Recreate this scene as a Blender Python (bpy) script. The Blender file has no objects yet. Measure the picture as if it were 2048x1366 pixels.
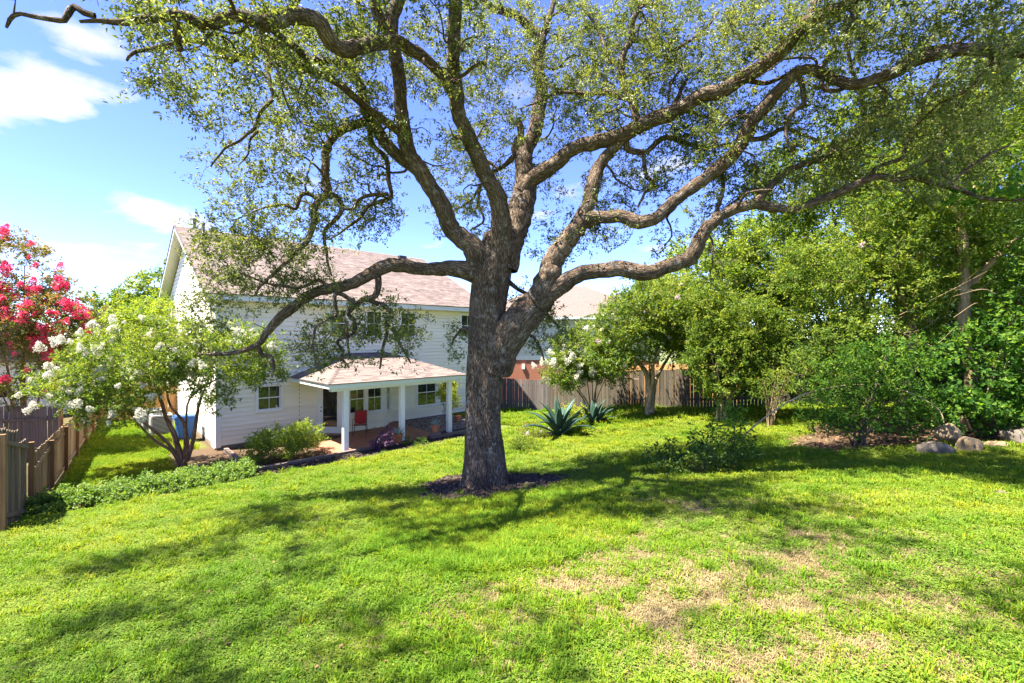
import bpy, math, random
import numpy as np
from mathutils import Vector, Matrix

random.seed(7)
rng = np.random.default_rng(7)
SC = bpy.context.scene
COL = SC.collection
RAD = math.radians

# ------------------------------------------------------------------ camera, sky, sun, exposure
F, HZ, ZC = 910.0, 672.0, 4.24            # focal length (px of the 2048 px frame), horizon row, eye height
cam_d = bpy.data.cameras.new('camera')
cam = bpy.data.objects.new('camera', cam_d)
COL.objects.link(cam)
cam.location = (0, 0, ZC)
cam.rotation_euler = (RAD(90), 0, 0)
cam_d.sensor_width = 36.0
cam_d.lens = 36.0 * F / 2048.0
cam_d.shift_y = -11.0 / 2048.0
cam_d.clip_start = 0.05
cam_d.clip_end = 2000
SC.camera = cam

SUN_TO = Vector((-1.0, -0.28, 0.0)).normalized()
SUN_EL = RAD(64)
world = bpy.data.worlds.new('World')
SC.world = world
world.use_nodes = True
wn, wl = world.node_tree.nodes, world.node_tree.links
wn.clear()
w_out = wn.new('ShaderNodeOutputWorld')
w_bg = wn.new('ShaderNodeBackground')
w_sky = wn.new('ShaderNodeTexSky')
w_sky.sky_type = 'NISHITA'
w_sky.sun_disc = False
w_sky.sun_elevation = SUN_EL
w_sky.sun_rotation = math.atan2(SUN_TO.x, SUN_TO.y)
w_sky.altitude = 200
w_sky.air_density = 0.75
w_sky.dust_density = 0.1
w_sky.ozone_density = 6.0
w_bg.inputs['Strength'].default_value = 0.11
# fair-weather clouds: a noise layer on a flat cloud deck seen from below
tc = wn.new('ShaderNodeTexCoord')
sep = wn.new('ShaderNodeSeparateXYZ'); wl.new(tc.outputs['Generated'], sep.inputs[0])
def wmath(op, a, b=None, clamp=False):
    n = wn.new('ShaderNodeMath'); n.operation = op; n.use_clamp = clamp
    for i, q in enumerate((a, b)):
        if q is None: continue
        if isinstance(q, (int, float)): n.inputs[i].default_value = q
        else: wl.new(q, n.inputs[i])
    return n.outputs[0]
zden = wmath('ADD', wmath('MAXIMUM', sep.outputs[2], 0.0), 0.16)
comb = wn.new('ShaderNodeCombineXYZ')
wl.new(wmath('DIVIDE', sep.outputs[0], zden), comb.inputs[0])
wl.new(wmath('DIVIDE', sep.outputs[1], zden), comb.inputs[1])
def wnoise(scale, detail, rough, off):
    mp = wn.new('ShaderNodeMapping'); mp.inputs['Location'].default_value = off
    wl.new(comb.outputs[0], mp.inputs[0])
    n = wn.new('ShaderNodeTexNoise'); n.inputs['Scale'].default_value = scale
    n.inputs['Detail'].default_value = detail; n.inputs['Roughness'].default_value = rough
    wl.new(mp.outputs[0], n.inputs['Vector'])
    return n.outputs['Fac']
cn = wnoise(2.1, 12, 0.58, (4.3, 1.2, 0))
big = wnoise(0.7, 2, 0.5, (9.1, 3.4, 0))
dens = wmath('ADD', cn, wmath('MULTIPLY', wmath('SUBTRACT', big, 0.5), 0.35))
# a few larger cumulus heaps standing in the field of clouds
for (cx, cy, r, a) in ((-1.46, 1.34, 0.22, 0.30), (-1.26, 1.28, 0.20, 0.34), (-1.04, 1.11, 0.12, 0.27), (-1.64, 2.15, 0.32, 0.22), (-2.30, 2.55, 0.50, 0.13),
                       (-0.88, 1.35, 0.12, 0.22), (-0.81, 1.59, 0.13, 0.22), (0.47, 1.89, 0.35, 0.12), (1.6, -1.2, 0.3, 0.2), (-1.5, -1.3, 0.3, 0.2), (2.2, 1.0, 0.3, 0.2), (0.2, -1.6, 0.3, 0.2), (-2.2, 0.2, 0.3, 0.2)):
    vd = wn.new('ShaderNodeVectorMath'); vd.operation = 'DISTANCE'
    wl.new(comb.outputs[0], vd.inputs[0]); vd.inputs[1].default_value = (cx, cy, 0)
    fall = wmath('SUBTRACT', 1.0, wmath('DIVIDE', vd.outputs['Value'], r), True)
    dens = wmath('ADD', dens, wmath('MULTIPLY', wmath('POWER', fall, 0.6), a))
ramp = wn.new('ShaderNodeValToRGB')
ramp.color_ramp.elements[0].position = 0.60; ramp.color_ramp.elements[0].color = (0, 0, 0, 1)
ramp.color_ramp.elements[1].position = 0.73; ramp.color_ramp.elements[1].color = (1, 1, 1, 1)
wl.new(dens, ramp.inputs[0])
haze = wmath('MULTIPLY', wmath('POWER', wmath('SUBTRACT', 1.0, wmath('MAXIMUM', sep.outputs[2], 0.0)), 9.0), 0.04)
cover = wmath('MAXIMUM', wmath('MULTIPLY', ramp.outputs[0], 0.92), haze, True)
wmix = wn.new('ShaderNodeMix'); wmix.data_type = 'RGBA'
wl.new(cover, wmix.inputs['Factor'])
w_hs = wn.new('ShaderNodeHueSaturation'); w_hs.inputs['Hue'].default_value = 0.522; w_hs.inputs['Saturation'].default_value = 1.10; w_hs.inputs['Value'].default_value = 0.80
wl.new(w_sky.outputs[0], w_hs.inputs['Color']); wl.new(w_hs.outputs[0], wmix.inputs[6])
wmix.inputs[7].default_value = (1.75, 1.78, 1.84, 1)
wl.new(wmix.outputs[2], w_bg.inputs['Color'])
wl.new(w_bg.outputs[0], w_out.inputs['Surface'])

sun_d = bpy.data.lights.new('sun', 'SUN')
sun_d.energy = 4.4
sun_d.angle = RAD(0.53)
sun_d.color = (1.0, 0.945, 0.85)
sun = bpy.data.objects.new('sun', sun_d)
COL.objects.link(sun)
to_sun = Vector((SUN_TO.x * math.cos(SUN_EL), SUN_TO.y * math.cos(SUN_EL), math.sin(SUN_EL)))
sun.rotation_euler = to_sun.to_track_quat('Z', 'Y').to_euler()
sun.location = (-20, -10, 40)

SC.view_settings.view_transform = 'Standard'
SC.view_settings.look = 'None'
SC.view_settings.gamma = 1.0
SC.view_settings.exposure = 2.6
SC.view_settings.use_curve_mapping = False
SC.render.engine = 'CYCLES'
SC.cycles.max_bounces = 7
SC.cycles.diffuse_bounces = 4
SC.cycles.glossy_bounces = 2
SC.cycles.transmission_bounces = 5
SC.cycles.sample_clamp_indirect = 6.0

# ------------------------------------------------------------------ helpers
def pix(px, py, d):
    """a point d metres ahead of the eye, on the sight line through a spot of the frame"""
    return np.array(((px - 1024) / F * d, d, ZC - (py - HZ) / F * d))

def tag(o, label=None, cat=None, group=None, kind=None):
    if label: o['label'] = label
    if cat: o['category'] = cat
    if group: o['group'] = group
    if kind: o['kind'] = kind
    return o

def empty(name, loc, rz=0, label=None, cat=None, group=None):
    o = bpy.data.objects.new(name, None)
    COL.objects.link(o)
    o.location = loc; o.rotation_euler = (0, 0, rz)
    o.empty_display_size = 0.2
    return tag(o, label, cat, group)

def link(name, me, parent=None, mat=None):
    o = bpy.data.objects.new(name, me)
    COL.objects.link(o)
    if parent: o.parent = parent
    if mat and not me.materials: me.materials.append(mat)
    return o

def mesh_np(name, verts, quads, mat=None, smooth=False, tone=None, bc=None, extra=None):
    """mesh from numpy arrays: verts (N,3), quads (M,4)"""
    verts = np.asarray(verts, np.float32); quads = np.asarray(quads, np.int32)
    me = bpy.data.meshes.new(name)
    k = quads.shape[1]
    me.vertices.add(len(verts)); me.vertices.foreach_set('co', verts.ravel())
    me.loops.add(quads.size); me.loops.foreach_set('vertex_index', quads.ravel())
    me.polygons.add(len(quads))
    me.polygons.foreach_set('loop_start', np.arange(0, quads.size, k, dtype=np.int32))
    me.polygons.foreach_set('use_smooth', np.full(len(quads), bool(smooth)))
    me.update(calc_edges=True)
    if tone is not None:
        a = me.attributes.new('tone', 'FLOAT', 'FACE'); a.data.foreach_set('value', np.asarray(tone, np.float32))
    if bc is not None:
        a = me.attributes.new('bc', 'FLOAT_VECTOR', 'POINT'); a.data.foreach_set('vector', np.asarray(bc, np.float32).ravel())
    for nm, arr in (extra or {}).items():
        a = me.attributes.new(nm, 'FLOAT', 'POINT'); a.data.foreach_set('value', np.asarray(arr, np.float32))
    if mat: me.materials.append(mat)
    return me

class MB:
    """collects boxes and prisms, links them as one mesh"""
    def __init__(s): s.v = []; s.f = []
    def add(s, vs, fs):
        n = len(s.v); s.v += [tuple(p) for p in vs]; s.f += [tuple(i + n for i in q) for q in fs]; return s
    def box(s, x0, x1, y0, y1, z0, z1, fn=None):
        vs = [(x, y, z) for z in (z0, z1) for y in (y0, y1) for x in (x0, x1)]
        if fn: vs = [fn(*p) for p in vs]
        return s.add(vs, [(0, 2, 3, 1), (4, 5, 7, 6), (0, 1, 5, 4), (2, 6, 7, 3), (0, 4, 6, 2), (1, 3, 7, 5)])
    def hexa(s, vs): return s.add(vs, [(0, 2, 3, 1), (4, 5, 7, 6), (0, 1, 5, 4), (2, 6, 7, 3), (0, 4, 6, 2), (1, 3, 7, 5)])
    def lathe(s, prof, n=20, c=(0, 0, 0)):
        vs = []
        for r, z in prof:
            for k in range(n):
                a = 2 * math.pi * k / n; vs.append((c[0] + r * math.cos(a), c[1] + r * math.sin(a), c[2] + z))
        fs = [(i * n + k, i * n + (k + 1) % n, (i + 1) * n + (k + 1) % n, (i + 1) * n + k) for i in range(len(prof) - 1) for k in range(n)]
        return s.add(vs, fs)
    def tube(s, pts, r, n=8):
        v, q, _ = tube(np.array(pts, float), np.full(len(pts), r) if np.isscalar(r) else np.array(r), n)
        s.add(v.tolist(), q.tolist())
        s.f.append(tuple(len(s.v) - n + k for k in range(n)))
        s.f.append(tuple(len(s.v) - len(v) + k for k in reversed(range(n))))
        return s
    def mesh(s, name, mat=None, smooth=False, bevel=0):
        me = bpy.data.meshes.new(name); me.from_pydata(s.v, [], s.f); me.update()
        if bevel:
            import bmesh
            bm = bmesh.new(); bm.from_mesh(me)
            bmesh.ops.recalc_face_normals(bm, faces=bm.faces)
            bmesh.ops.bevel(bm, geom=[e for e in bm.edges if e.is_manifold and e.calc_face_angle(0) > 0.5], offset=bevel, segments=2, affect='EDGES', profile=0.6)
            bm.to_mesh(me); bm.free()
        if smooth:
            for p in me.polygons: p.use_smooth = True
        if mat: me.materials.append(mat)
        return me
    def build(s, name, mat, parent=None, smooth=False, bevel=0):
        return link(name, s.mesh(name, mat, smooth, bevel), parent)

_W = rng.normal(size=(10, 3)); _P = rng.uniform(0, 6.28, 10)
def wob(p, scale=1.0):
    """cheap smooth noise, about -1..1"""
    p = np.asarray(p, float) * scale
    r = np.zeros(p.shape[:-1])
    for i in range(10): r += np.sin(p @ (_W[i] * (1 + 0.35 * i)) + _P[i]) / (1 + 0.3 * i)
    return r / 3.2

def resample(pts, rad, step):
    pts = np.asarray(pts, float); rad = np.asarray(rad, float)
    P = np.vstack([2 * pts[0] - pts[1], pts, 2 * pts[-1] - pts[-2]])
    out, ro = [], []
    for i in range(len(pts) - 1):
        p0, p1, p2, p3 = P[i], P[i + 1], P[i + 2], P[i + 3]
        n = max(1, int(np.linalg.norm(p2 - p1) / step))
        for k in range(n):
            t = k / n
            out.append(0.5 * (2 * p1 + (p2 - p0) * t + (2 * p0 - 5 * p1 + 4 * p2 - p3) * t * t + (3 * p1 - p0 - 3 * p2 + p3) * t ** 3))
            ro.append(rad[i] * (1 - t) + rad[i + 1] * t)
    out.append(pts[-1]); ro.append(rad[-1])
    return np.array(out), np.array(ro)

def tube(pts, rad, sides, rough=0.0, seed=0.0):
    """swept tube with a transported frame; returns verts, quads, bark coordinates"""
    n = len(pts)
    T = np.gradient(pts, axis=0); T /= np.linalg.norm(T, axis=1)[:, None] + 1e-9
    a = np.cross(T[0], (0.31, 0.2, 0.93)); a /= np.linalg.norm(a) + 1e-9
    A = np.zeros((n, 3))
    for i in range(n):
        a = a - T[i] * (a @ T[i]); a /= np.linalg.norm(a) + 1e-9; A[i] = a
    B = np.cross(T, A)
    th = np.arange(sides) * 2 * math.pi / sides
    ring = A[:, None, :] * np.cos(th)[None, :, None] + B[:, None, :] * np.sin(th)[None, :, None]
    R = np.repeat(rad[:, None], sides, 1)
    L = np.concatenate([[0], np.cumsum(np.linalg.norm(np.diff(pts, axis=0), axis=1))])
    bc = np.stack([np.cos(th)[None, :] * R, np.sin(th)[None, :] * R, np.repeat(L[:, None], sides, 1)], -1) + seed
    if rough:
        q = pts[:, None, :] + ring * R[..., None]
        R = R * (1 + rough * (wob(q, 1.6 / max(rad.max(), .05) * 0.35) * 0.7 + wob(q + 9, 7.0) * 0.5))
    v = pts[:, None, :] + ring * R[..., None]
    i = np.arange(n - 1)[:, None] * sides; k = np.arange(sides)[None, :]; k2 = (k + 1) % sides
    q = np.stack([i + k, i + k2, i + sides + k2, i + sides + k], -1).reshape(-1, 4)
    return v.reshape(-1, 3), q, bc.reshape(-1, 3)

def merge(parts):
    vs, qs, bs, n = [], [], [], 0
    for v, q, b in parts:
        vs.append(v); qs.append(q + n); bs.append(b); n += len(v)
    return np.vstack(vs), np.vstack(qs), np.vstack(bs)

# ------------------------------------------------------------------ materials
def nodes_of(name):
    m = bpy.data.materials.new(name); m.use_nodes = True
    nt = m.node_tree; b = nt.nodes['Principled BSDF']
    return m, nt.nodes, nt.links, b

def nd(N, typ, **kw):
    n = N.new(typ)
    for k, v in kw.items(): setattr(n, k, v)
    return n

def ramp2(N, L, src, stops):
    r = N.new('ShaderNodeValToRGB'); e = r.color_ramp.elements
    while len(e) < len(stops): e.new(0.5)
    for i, (p, c) in enumerate(stops):
        e[i].position = p; e[i].color = (*c, 1)
    L.new(src, r.inputs[0])
    return r.outputs[0]

def M(name, c1, c2=None, scale=6, rough=0.75, bump=0.0, bscale=40, stretch=(1, 1, 1), rand=0.0, tone=0.0, spec=0.3, metal=0.0, detail=6, lo=0.3, hi=0.7):
    """two-tone noise paint with bump, optional per-object (rand) and per-face (tone) brightness spread"""
    m, N, L, b = nodes_of(name)
    c2 = c2 or c1
    tcn = nd(N, 'ShaderNodeTexCoord'); mp = nd(N, 'ShaderNodeMapping'); mp.inputs['Scale'].default_value = stretch
    L.new(tcn.outputs['Object'], mp.inputs[0])
    oi = nd(N, 'ShaderNodeObjectInfo')
    if rand:
        cmb = nd(N, 'ShaderNodeVectorMath', operation='ADD'); L.new(mp.outputs[0], cmb.inputs[0])
        sc = nd(N, 'ShaderNodeMath', operation='MULTIPLY'); L.new(oi.outputs['Random'], sc.inputs[0]); sc.inputs[1].default_value = 37.0
        L.new(sc.outputs[0], cmb.inputs[1]); vec = cmb.outputs[0]
    else: vec = mp.outputs[0]
    no = nd(N, 'ShaderNodeTexNoise'); no.inputs['Scale'].default_value = scale; no.inputs['Detail'].default_value = detail
    no.inputs['Roughness'].default_value = 0.6
    L.new(vec, no.inputs['Vector'])
    col = ramp2(N, L, no.outputs['Fac'], [(lo, c1), (hi, c2)])
    if rand or tone:
        h = nd(N, 'ShaderNodeHueSaturation'); L.new(col, h.inputs['Color'])
        if tone:
            at = nd(N, 'ShaderNodeAttribute', attribute_name='tone'); src = at.outputs['Fac']; amt = tone
        else: src = oi.outputs['Random']; amt = rand
        mr = nd(N, 'ShaderNodeMapRange'); mr.inputs['To Min'].default_value = 1 - amt; mr.inputs['To Max'].default_value = 1 + amt
        L.new(src, mr.inputs['Value']); L.new(mr.outputs[0], h.inputs['Value']); col = h.outputs[0]
    L.new(col, b.inputs['Base Color'])
    b.inputs['Roughness'].default_value = rough; b.inputs['Specular IOR Level'].default_value = spec; b.inputs['Metallic'].default_value = metal
    if bump:
        n2 = nd(N, 'ShaderNodeTexNoise'); n2.inputs['Scale'].default_value = bscale; n2.inputs['Detail'].default_value = 5
        L.new(vec, n2.inputs['Vector'])
        bp = nd(N, 'ShaderNodeBump'); bp.inputs['Strength'].default_value = bump; bp.inputs['Distance'].default_value = 0.02
        L.new(n2.outputs['Fac'], bp.inputs['Height']); L.new(bp.outputs[0], b.inputs['Normal'])
    return m

def leafmat(name, c_dark, c_mid, c_light, trans=0.38, tcol=None, rough=0.45, spec=0.35, inst=False):
    """leaf blade: glossy-ish front, light shining through; tone per face (or per tuft)"""
    m, N, L, b = nodes_of(name)
    if inst:
        oi = nd(N, 'ShaderNodeObjectInfo'); at = nd(N, 'ShaderNodeAttribute', attribute_name='tone')
        av = nd(N, 'ShaderNodeAttribute', attribute_name='vary', attribute_type='INSTANCER')
        mx = nd(N, 'ShaderNodeMath', operation='MULTIPLY_ADD'); L.new(at.outputs['Fac'], mx.inputs[0]); mx.inputs[1].default_value = 0.5
        hv = nd(N, 'ShaderNodeMath', operation='MULTIPLY'); L.new(av.outputs['Fac'], hv.inputs[0]); hv.inputs[1].default_value = 0.5
        L.new(hv.outputs[0], mx.inputs[2]); src = mx.outputs[0]
    else:
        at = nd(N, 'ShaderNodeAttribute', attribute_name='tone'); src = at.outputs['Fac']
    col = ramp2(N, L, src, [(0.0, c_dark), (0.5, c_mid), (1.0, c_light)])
    L.new(col, b.inputs['Base Color'])
    b.inputs['Roughness'].default_value = rough; b.inputs['Specular IOR Level'].default_value = spec
    tr = nd(N, 'ShaderNodeBsdfTranslucent')
    hs = nd(N, 'ShaderNodeMix', data_type='RGBA', blend_type='MULTIPLY'); hs.inputs['Factor'].default_value = 1.0
    L.new(col, hs.inputs[6]); hs.inputs[7].default_value = (*(tcol or (2.0, 1.9, 0.7)), 1)
    L.new(hs.outputs[2], tr.inputs['Color'])
    ms = nd(N, 'ShaderNodeMixShader'); ms.inputs[0].default_value = trans
    L.new(b.outputs[0], ms.inputs[1]); L.new(tr.outputs[0], ms.inputs[2])
    out = [n for n in N if n.type == 'OUTPUT_MATERIAL'][0]
    L.new(ms.outputs[0], out.inputs['Surface'])
    return m

def barkmat(name, c_crack, c_mid, c_top, sc=14.0, stretch=0.28, lichen=None, bump=1.0):
    """furrowed bark following the limb: warped, stretched ridges along the bark coordinates"""
    m, N, L, b = nodes_of(name)
    at = nd(N, 'ShaderNodeAttribute', attribute_name='bc')
    n0 = nd(N, 'ShaderNodeTexNoise'); n0.inputs['Scale'].default_value = 5.0; n0.inputs['Detail'].default_value = 5; L.new(at.outputs['Vector'], n0.inputs['Vector'])
    wv = nd(N, 'ShaderNodeVectorMath', operation='MULTIPLY_ADD'); L.new(n0.outputs['Color'], wv.inputs[0]); wv.inputs[1].default_value = (0.10, 0.10, 0.22); L.new(at.outputs['Vector'], wv.inputs[2])
    mp = nd(N, 'ShaderNodeMapping'); mp.inputs['Scale'].default_value = (1, 1, stretch); L.new(wv.outputs[0], mp.inputs[0])
    n1 = nd(N, 'ShaderNodeTexNoise'); n1.inputs['Scale'].default_value = sc * 1.5; n1.inputs['Detail'].default_value = 7; n1.inputs['Roughness'].default_value = 0.62; L.new(mp.outputs[0], n1.inputs['Vector'])
    vo = nd(N, 'ShaderNodeTexVoronoi', feature='DISTANCE_TO_EDGE'); vo.inputs['Scale'].default_value = sc; vo.inputs['Randomness'].default_value = 1.0; L.new(mp.outputs[0], vo.inputs['Vector'])
    cl = nd(N, 'ShaderNodeMapRange'); cl.inputs['From Max'].default_value = 0.30; cl.inputs['To Max'].default_value = 0.30; L.new(vo.outputs['Distance'], cl.inputs['Value'])
    hgt = nd(N, 'ShaderNodeMath', operation='MULTIPLY_ADD'); L.new(n1.outputs['Fac'], hgt.inputs[0]); hgt.inputs[1].default_value = 1.1; L.new(cl.outputs[0], hgt.inputs[2])
    col = ramp2(N, L, hgt.outputs[0], [(0.34, c_crack), (0.68, c_mid), (0.95, c_top)])
    nb = nd(N, 'ShaderNodeTexNoise'); nb.inputs['Scale'].default_value = 1.7; nb.inputs['Detail'].default_value = 4; L.new(at.outputs['Vector'], nb.inputs['Vector'])
    mb_ = nd(N, 'ShaderNodeMix', data_type='RGBA', blend_type='MULTIPLY'); mb_.inputs['Factor'].default_value = 1.0; L.new(col, mb_.inputs[6])
    L.new(ramp2(N, L, nb.outputs['Fac'], [(0.32, (0.62, 0.60, 0.55)), (0.5, (1, 0.95, 0.88)), (0.68, (1.35, 1.3, 1.25))]), mb_.inputs[7]); col = mb_.outputs[2]
    if lichen:
        n3 = nd(N, 'ShaderNodeTexNoise'); n3.inputs['Scale'].default_value = 6.5; n3.inputs['Detail'].default_value = 8; n3.inputs['Roughness'].default_value = 0.75; L.new(at.outputs['Vector'], n3.inputs['Vector'])
        fac = nd(N, 'ShaderNodeMapRange'); fac.inputs['From Min'].default_value = 0.55; fac.inputs['From Max'].default_value = 0.66; fac.inputs['To Max'].default_value = 0.75; L.new(n3.outputs['Fac'], fac.inputs['Value'])
        mx = nd(N, 'ShaderNodeMix', data_type='RGBA'); L.new(fac.outputs[0], mx.inputs['Factor']); L.new(col, mx.inputs[6]); mx.inputs[7].default_value = (*lichen, 1)
        col = mx.outputs[2]
    L.new(col, b.inputs['Base Color']); b.inputs['Roughness'].default_value = 0.92; b.inputs['Specular IOR Level'].default_value = 0.12
    bp = nd(N, 'ShaderNodeBump'); bp.inputs['Strength'].default_value = bump; bp.inputs['Distance'].default_value = 0.06
    L.new(hgt.outputs[0], bp.inputs['Height']); L.new(bp.outputs[0], b.inputs['Normal'])
    return m

def rgb(r, g, b):
    f = lambda c: (c / 12.92 if c <= 0.04045 else ((c + 0.055) / 1.055) ** 2.4)
    return tuple(f(x / 255) for x in (r, g, b))

MAT = {}
MAT['siding'] = M('siding', (0.84, 0.775, 0.585), (0.87, 0.815, 0.65), 2.0, 0.6, 0.08, 90, (0.3, 3, 3), rand=0.05)
MAT['trim'] = M('trim', (0.74, 0.73, 0.64), (0.80, 0.79, 0.72), 3.0, 0.5, 0.03, 60)
MAT['soffit'] = M('soffit', (0.66, 0.63, 0.50), (0.70, 0.67, 0.56), 3.0, 0.7)
MAT['fascia'] = M('fascia', (0.66, 0.69, 0.62), (0.72, 0.75, 0.69), 3.0, 0.5)
MAT['drip'] = M('drip', (0.07, 0.05, 0.045), (0.10, 0.075, 0.06), 5, 0.6)
MAT['glass'] = M('glass', (0.012, 0.016, 0.016), (0.03, 0.035, 0.03), 1.5, 0.04, spec=0.9)
MAT['shingle'] = M('shingle', (0.140, 0.104, 0.086), (0.195, 0.148, 0.124), 1.2, 0.9, tone=0.24)
MAT['concrete'] = M('concrete', (0.16, 0.12, 0.09), (0.27, 0.22, 0.18), 3, 0.9, 0.3, 50)
MAT['brick_white'] = M('brick_white', (0.5, 0.43, 0.37), (0.68, 0.6, 0.53), 9, 0.9, 0.5, 60)
MAT['cable'] = M('cable', (0.05, 0.04, 0.03), None, 5, 0.6)
MAT['metal_dark'] = M('metal_dark', (0.035, 0.022, 0.018), (0.05, 0.03, 0.025), 8, 0.4, spec=0.5)
MAT['red_sling'] = M('red_sling', (0.33, 0.018, 0.02), (0.40, 0.03, 0.028), 30, 0.8, 0.3, 200)
MAT['terracotta'] = M('terracotta', (0.42, 0.14, 0.06), (0.55, 0.22, 0.11), 10, 0.85, 0.2, 60)
MAT['soil'] = M('soil', (0.025, 0.017, 0.011), (0.05, 0.035, 0.022), 20, 0.95, 0.5, 60)
MAT['mat'] = M('doormat', (0.05, 0.025, 0.018), (0.08, 0.04, 0.03), 40, 0.95, 0.6, 150)
MAT['timber'] = M('timber', (0.10, 0.07, 0.05), (0.27, 0.20, 0.155), 4, 0.9, 0.7, 30, (0.35, 6, 6), rand=0.18)
MAT['fence_grey'] = M('fence_grey', (0.07, 0.06, 0.05), (0.17, 0.148, 0.128), 5, 0.92, 0.55, 30, (7, 7, 0.35), rand=0.28)
MAT['fence_old'] = M('fence_old', (0.085, 0.057, 0.036), (0.26, 0.185, 0.12), 5, 0.92, 0.55, 30, (7, 7, 0.35), rand=0.35)
MAT['fence_shaded'] = M('fence_shaded', (0.042, 0.034, 0.022), (0.115, 0.093, 0.062), 5, 0.92, 0.55, 30, (7, 7, 0.35), rand=0.3)  # shade on the boundary fence is darkened into its wood colour
MAT['fence_brown'] = M('fence_brown', (0.14, 0.085, 0.045), (0.34, 0.23, 0.14), 5, 0.92, 0.55, 30, (7, 7, 0.35), rand=0.34)
MAT['fence_dark'] = M('fence_dark', (0.07, 0.045, 0.032), (0.15, 0.10, 0.07), 5, 0.92, 0.5, 30, (7, 7, 0.35), rand=0.15)
MAT['cedar'] = M('cedar', (0.42, 0.19, 0.06), (0.56, 0.30, 0.12), 5, 0.85, 0.4, 30, (7, 7, 0.35), rand=0.2)
MAT['post_brown'] = M('post_brown', (0.16, 0.075, 0.028), (0.33, 0.17, 0.075), 4, 0.88, 0.6, 30, (6, 6, 0.3), rand=0.2)
MAT['brick_red'] = M('brick_red', (0.28, 0.10, 0.06), (0.40, 0.17, 0.11), 14, 0.9, 0.4, 60)
MAT['nwall'] = M('neighbour_wall', (0.66, 0.63, 0.52), (0.72, 0.70, 0.60), 3, 0.8)
MAT['nroof'] = M('neighbour_roof', (0.12, 0.088, 0.072), (0.165, 0.125, 0.105), 6, 0.95, 0.6, 25)
MAT['bin_blue'] = M('bin_blue', (0.012, 0.06, 0.23), (0.02, 0.085, 0.30), 6, 0.45, spec=0.4)
MAT['bin_dark'] = M('bin_dark', (0.02, 0.02, 0.022), None, 6, 0.6)
MAT['ac_metal'] = M('ac_metal', (0.40, 0.38, 0.35), (0.50, 0.48, 0.44), 8, 0.5, metal=0.3)
MAT['ac_dark'] = M('ac_dark', (0.03, 0.03, 0.035), None, 8, 0.7)
MAT['rock_grey'] = M('rock_grey', (0.07, 0.056, 0.04), (0.18, 0.145, 0.105), 4, 0.92, 0.9, 18, detail=9)
MAT['rock_tan'] = M('rock_tan', (0.13, 0.085, 0.04), (0.29, 0.205, 0.115), 4, 0.92, 0.9, 16, detail=9)
MAT['gravel'] = M('gravel', (0.16, 0.12, 0.09), (0.36, 0.29, 0.23), 30, 0.9, 0.3, 60, tone=0.5)
MAT['mulch'] = M('mulch', (0.026, 0.018, 0.013), (0.070, 0.048, 0.034), 12, 0.95, 0.4, 60, tone=0.6)
MAT['litter'] = M('litter', (0.085, 0.045, 0.022), (0.21, 0.115, 0.055), 12, 0.9, 0.0, tone=0.5)
MAT['oak_bark'] = barkmat('oak_bark', (0.022, 0.016, 0.011), (0.128, 0.090, 0.062), (0.29, 0.225, 0.168), 30, 0.15, lichen=(0.40, 0.37, 0.32))
MAT['crape_bark'] = barkmat('crape_bark', (0.10, 0.05, 0.028), (0.20, 0.105, 0.06), (0.33, 0.20, 0.13), 10, 0.15, bump=0.35)
MAT['pale_bark'] = barkmat('pale_bark', (0.16, 0.11, 0.06), (0.30, 0.22, 0.13), (0.42, 0.33, 0.22), 10, 0.15, bump=0.35)
MAT['twig'] = M('twig', (0.07, 0.055, 0.042), (0.17, 0.14, 0.11), 10, 0.9)
MAT['oak_leaf'] = leafmat('oak_leaf', (0.040, 0.062, 0.018), (0.100, 0.125, 0.034), (0.22, 0.225, 0.070), 0.42, (2.0, 2.0, 0.75))
MAT['crape_leaf'] = leafmat('crape_leaf', (0.045, 0.095, 0.014), (0.12, 0.18, 0.024), (0.26, 0.28, 0.038), 0.45)
MAT['crape_leaf_red'] = leafmat('crape_leaf_red', (0.055, 0.085, 0.02), (0.12, 0.135, 0.03), (0.30, 0.16, 0.06), 0.38)
MAT['tree_leaf'] = leafmat('tree_leaf', (0.040, 0.085, 0.012), (0.115, 0.175, 0.022), (0.26, 0.28, 0.04), 0.45, rough=0.6, spec=0.2)
MAT['bright_leaf'] = leafmat('bright_leaf', (0.08, 0.14, 0.02), (0.17, 0.24, 0.03), (0.32, 0.36, 0.05), 0.45)
MAT['dark_leaf'] = leafmat('dark_leaf', (0.018, 0.045, 0.010), (0.050, 0.10, 0.018), (0.13, 0.19, 0.03), 0.38, rough=0.6, spec=0.2)
MAT['broad_leaf'] = leafmat('broad_leaf', (0.022, 0.07, 0.010), (0.065, 0.145, 0.018), (0.17, 0.25, 0.03), 0.45, rough=0.65, spec=0.15)
MAT['ground_leaf'] = leafmat('ground_leaf', (0.06, 0.13, 0.025), (0.13, 0.215, 0.04), (0.24, 0.31, 0.07), 0.40)
MAT['yellow_leaf'] = leafmat('yellow_leaf', (0.16, 0.21, 0.012), (0.36, 0.40, 0.02), (0.52, 0.50, 0.03), 0.42, (1.5, 1.5, 0.6))
MAT['purple_leaf'] = leafmat('purple_leaf', (0.05, 0.022, 0.05), (0.12, 0.06, 0.11), (0.25, 0.15, 0.21), 0.2, (1.5, 0.8, 1.4))
MAT['agave_leaf'] = M('agave_leaf', (0.014, 0.036, 0.022), (0.036, 0.074, 0.050), 3, 0.5, spec=0.25, rand=0.25)
MAT['agave_dry'] = M('agave_dry', (0.18, 0.11, 0.06), (0.30, 0.2, 0.11), 6, 0.9)
MAT['aloe_leaf'] = M('aloe_leaf', (0.22, 0.33, 0.24), (0.36, 0.46, 0.36), 6, 0.45, rand=0.15)
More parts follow.
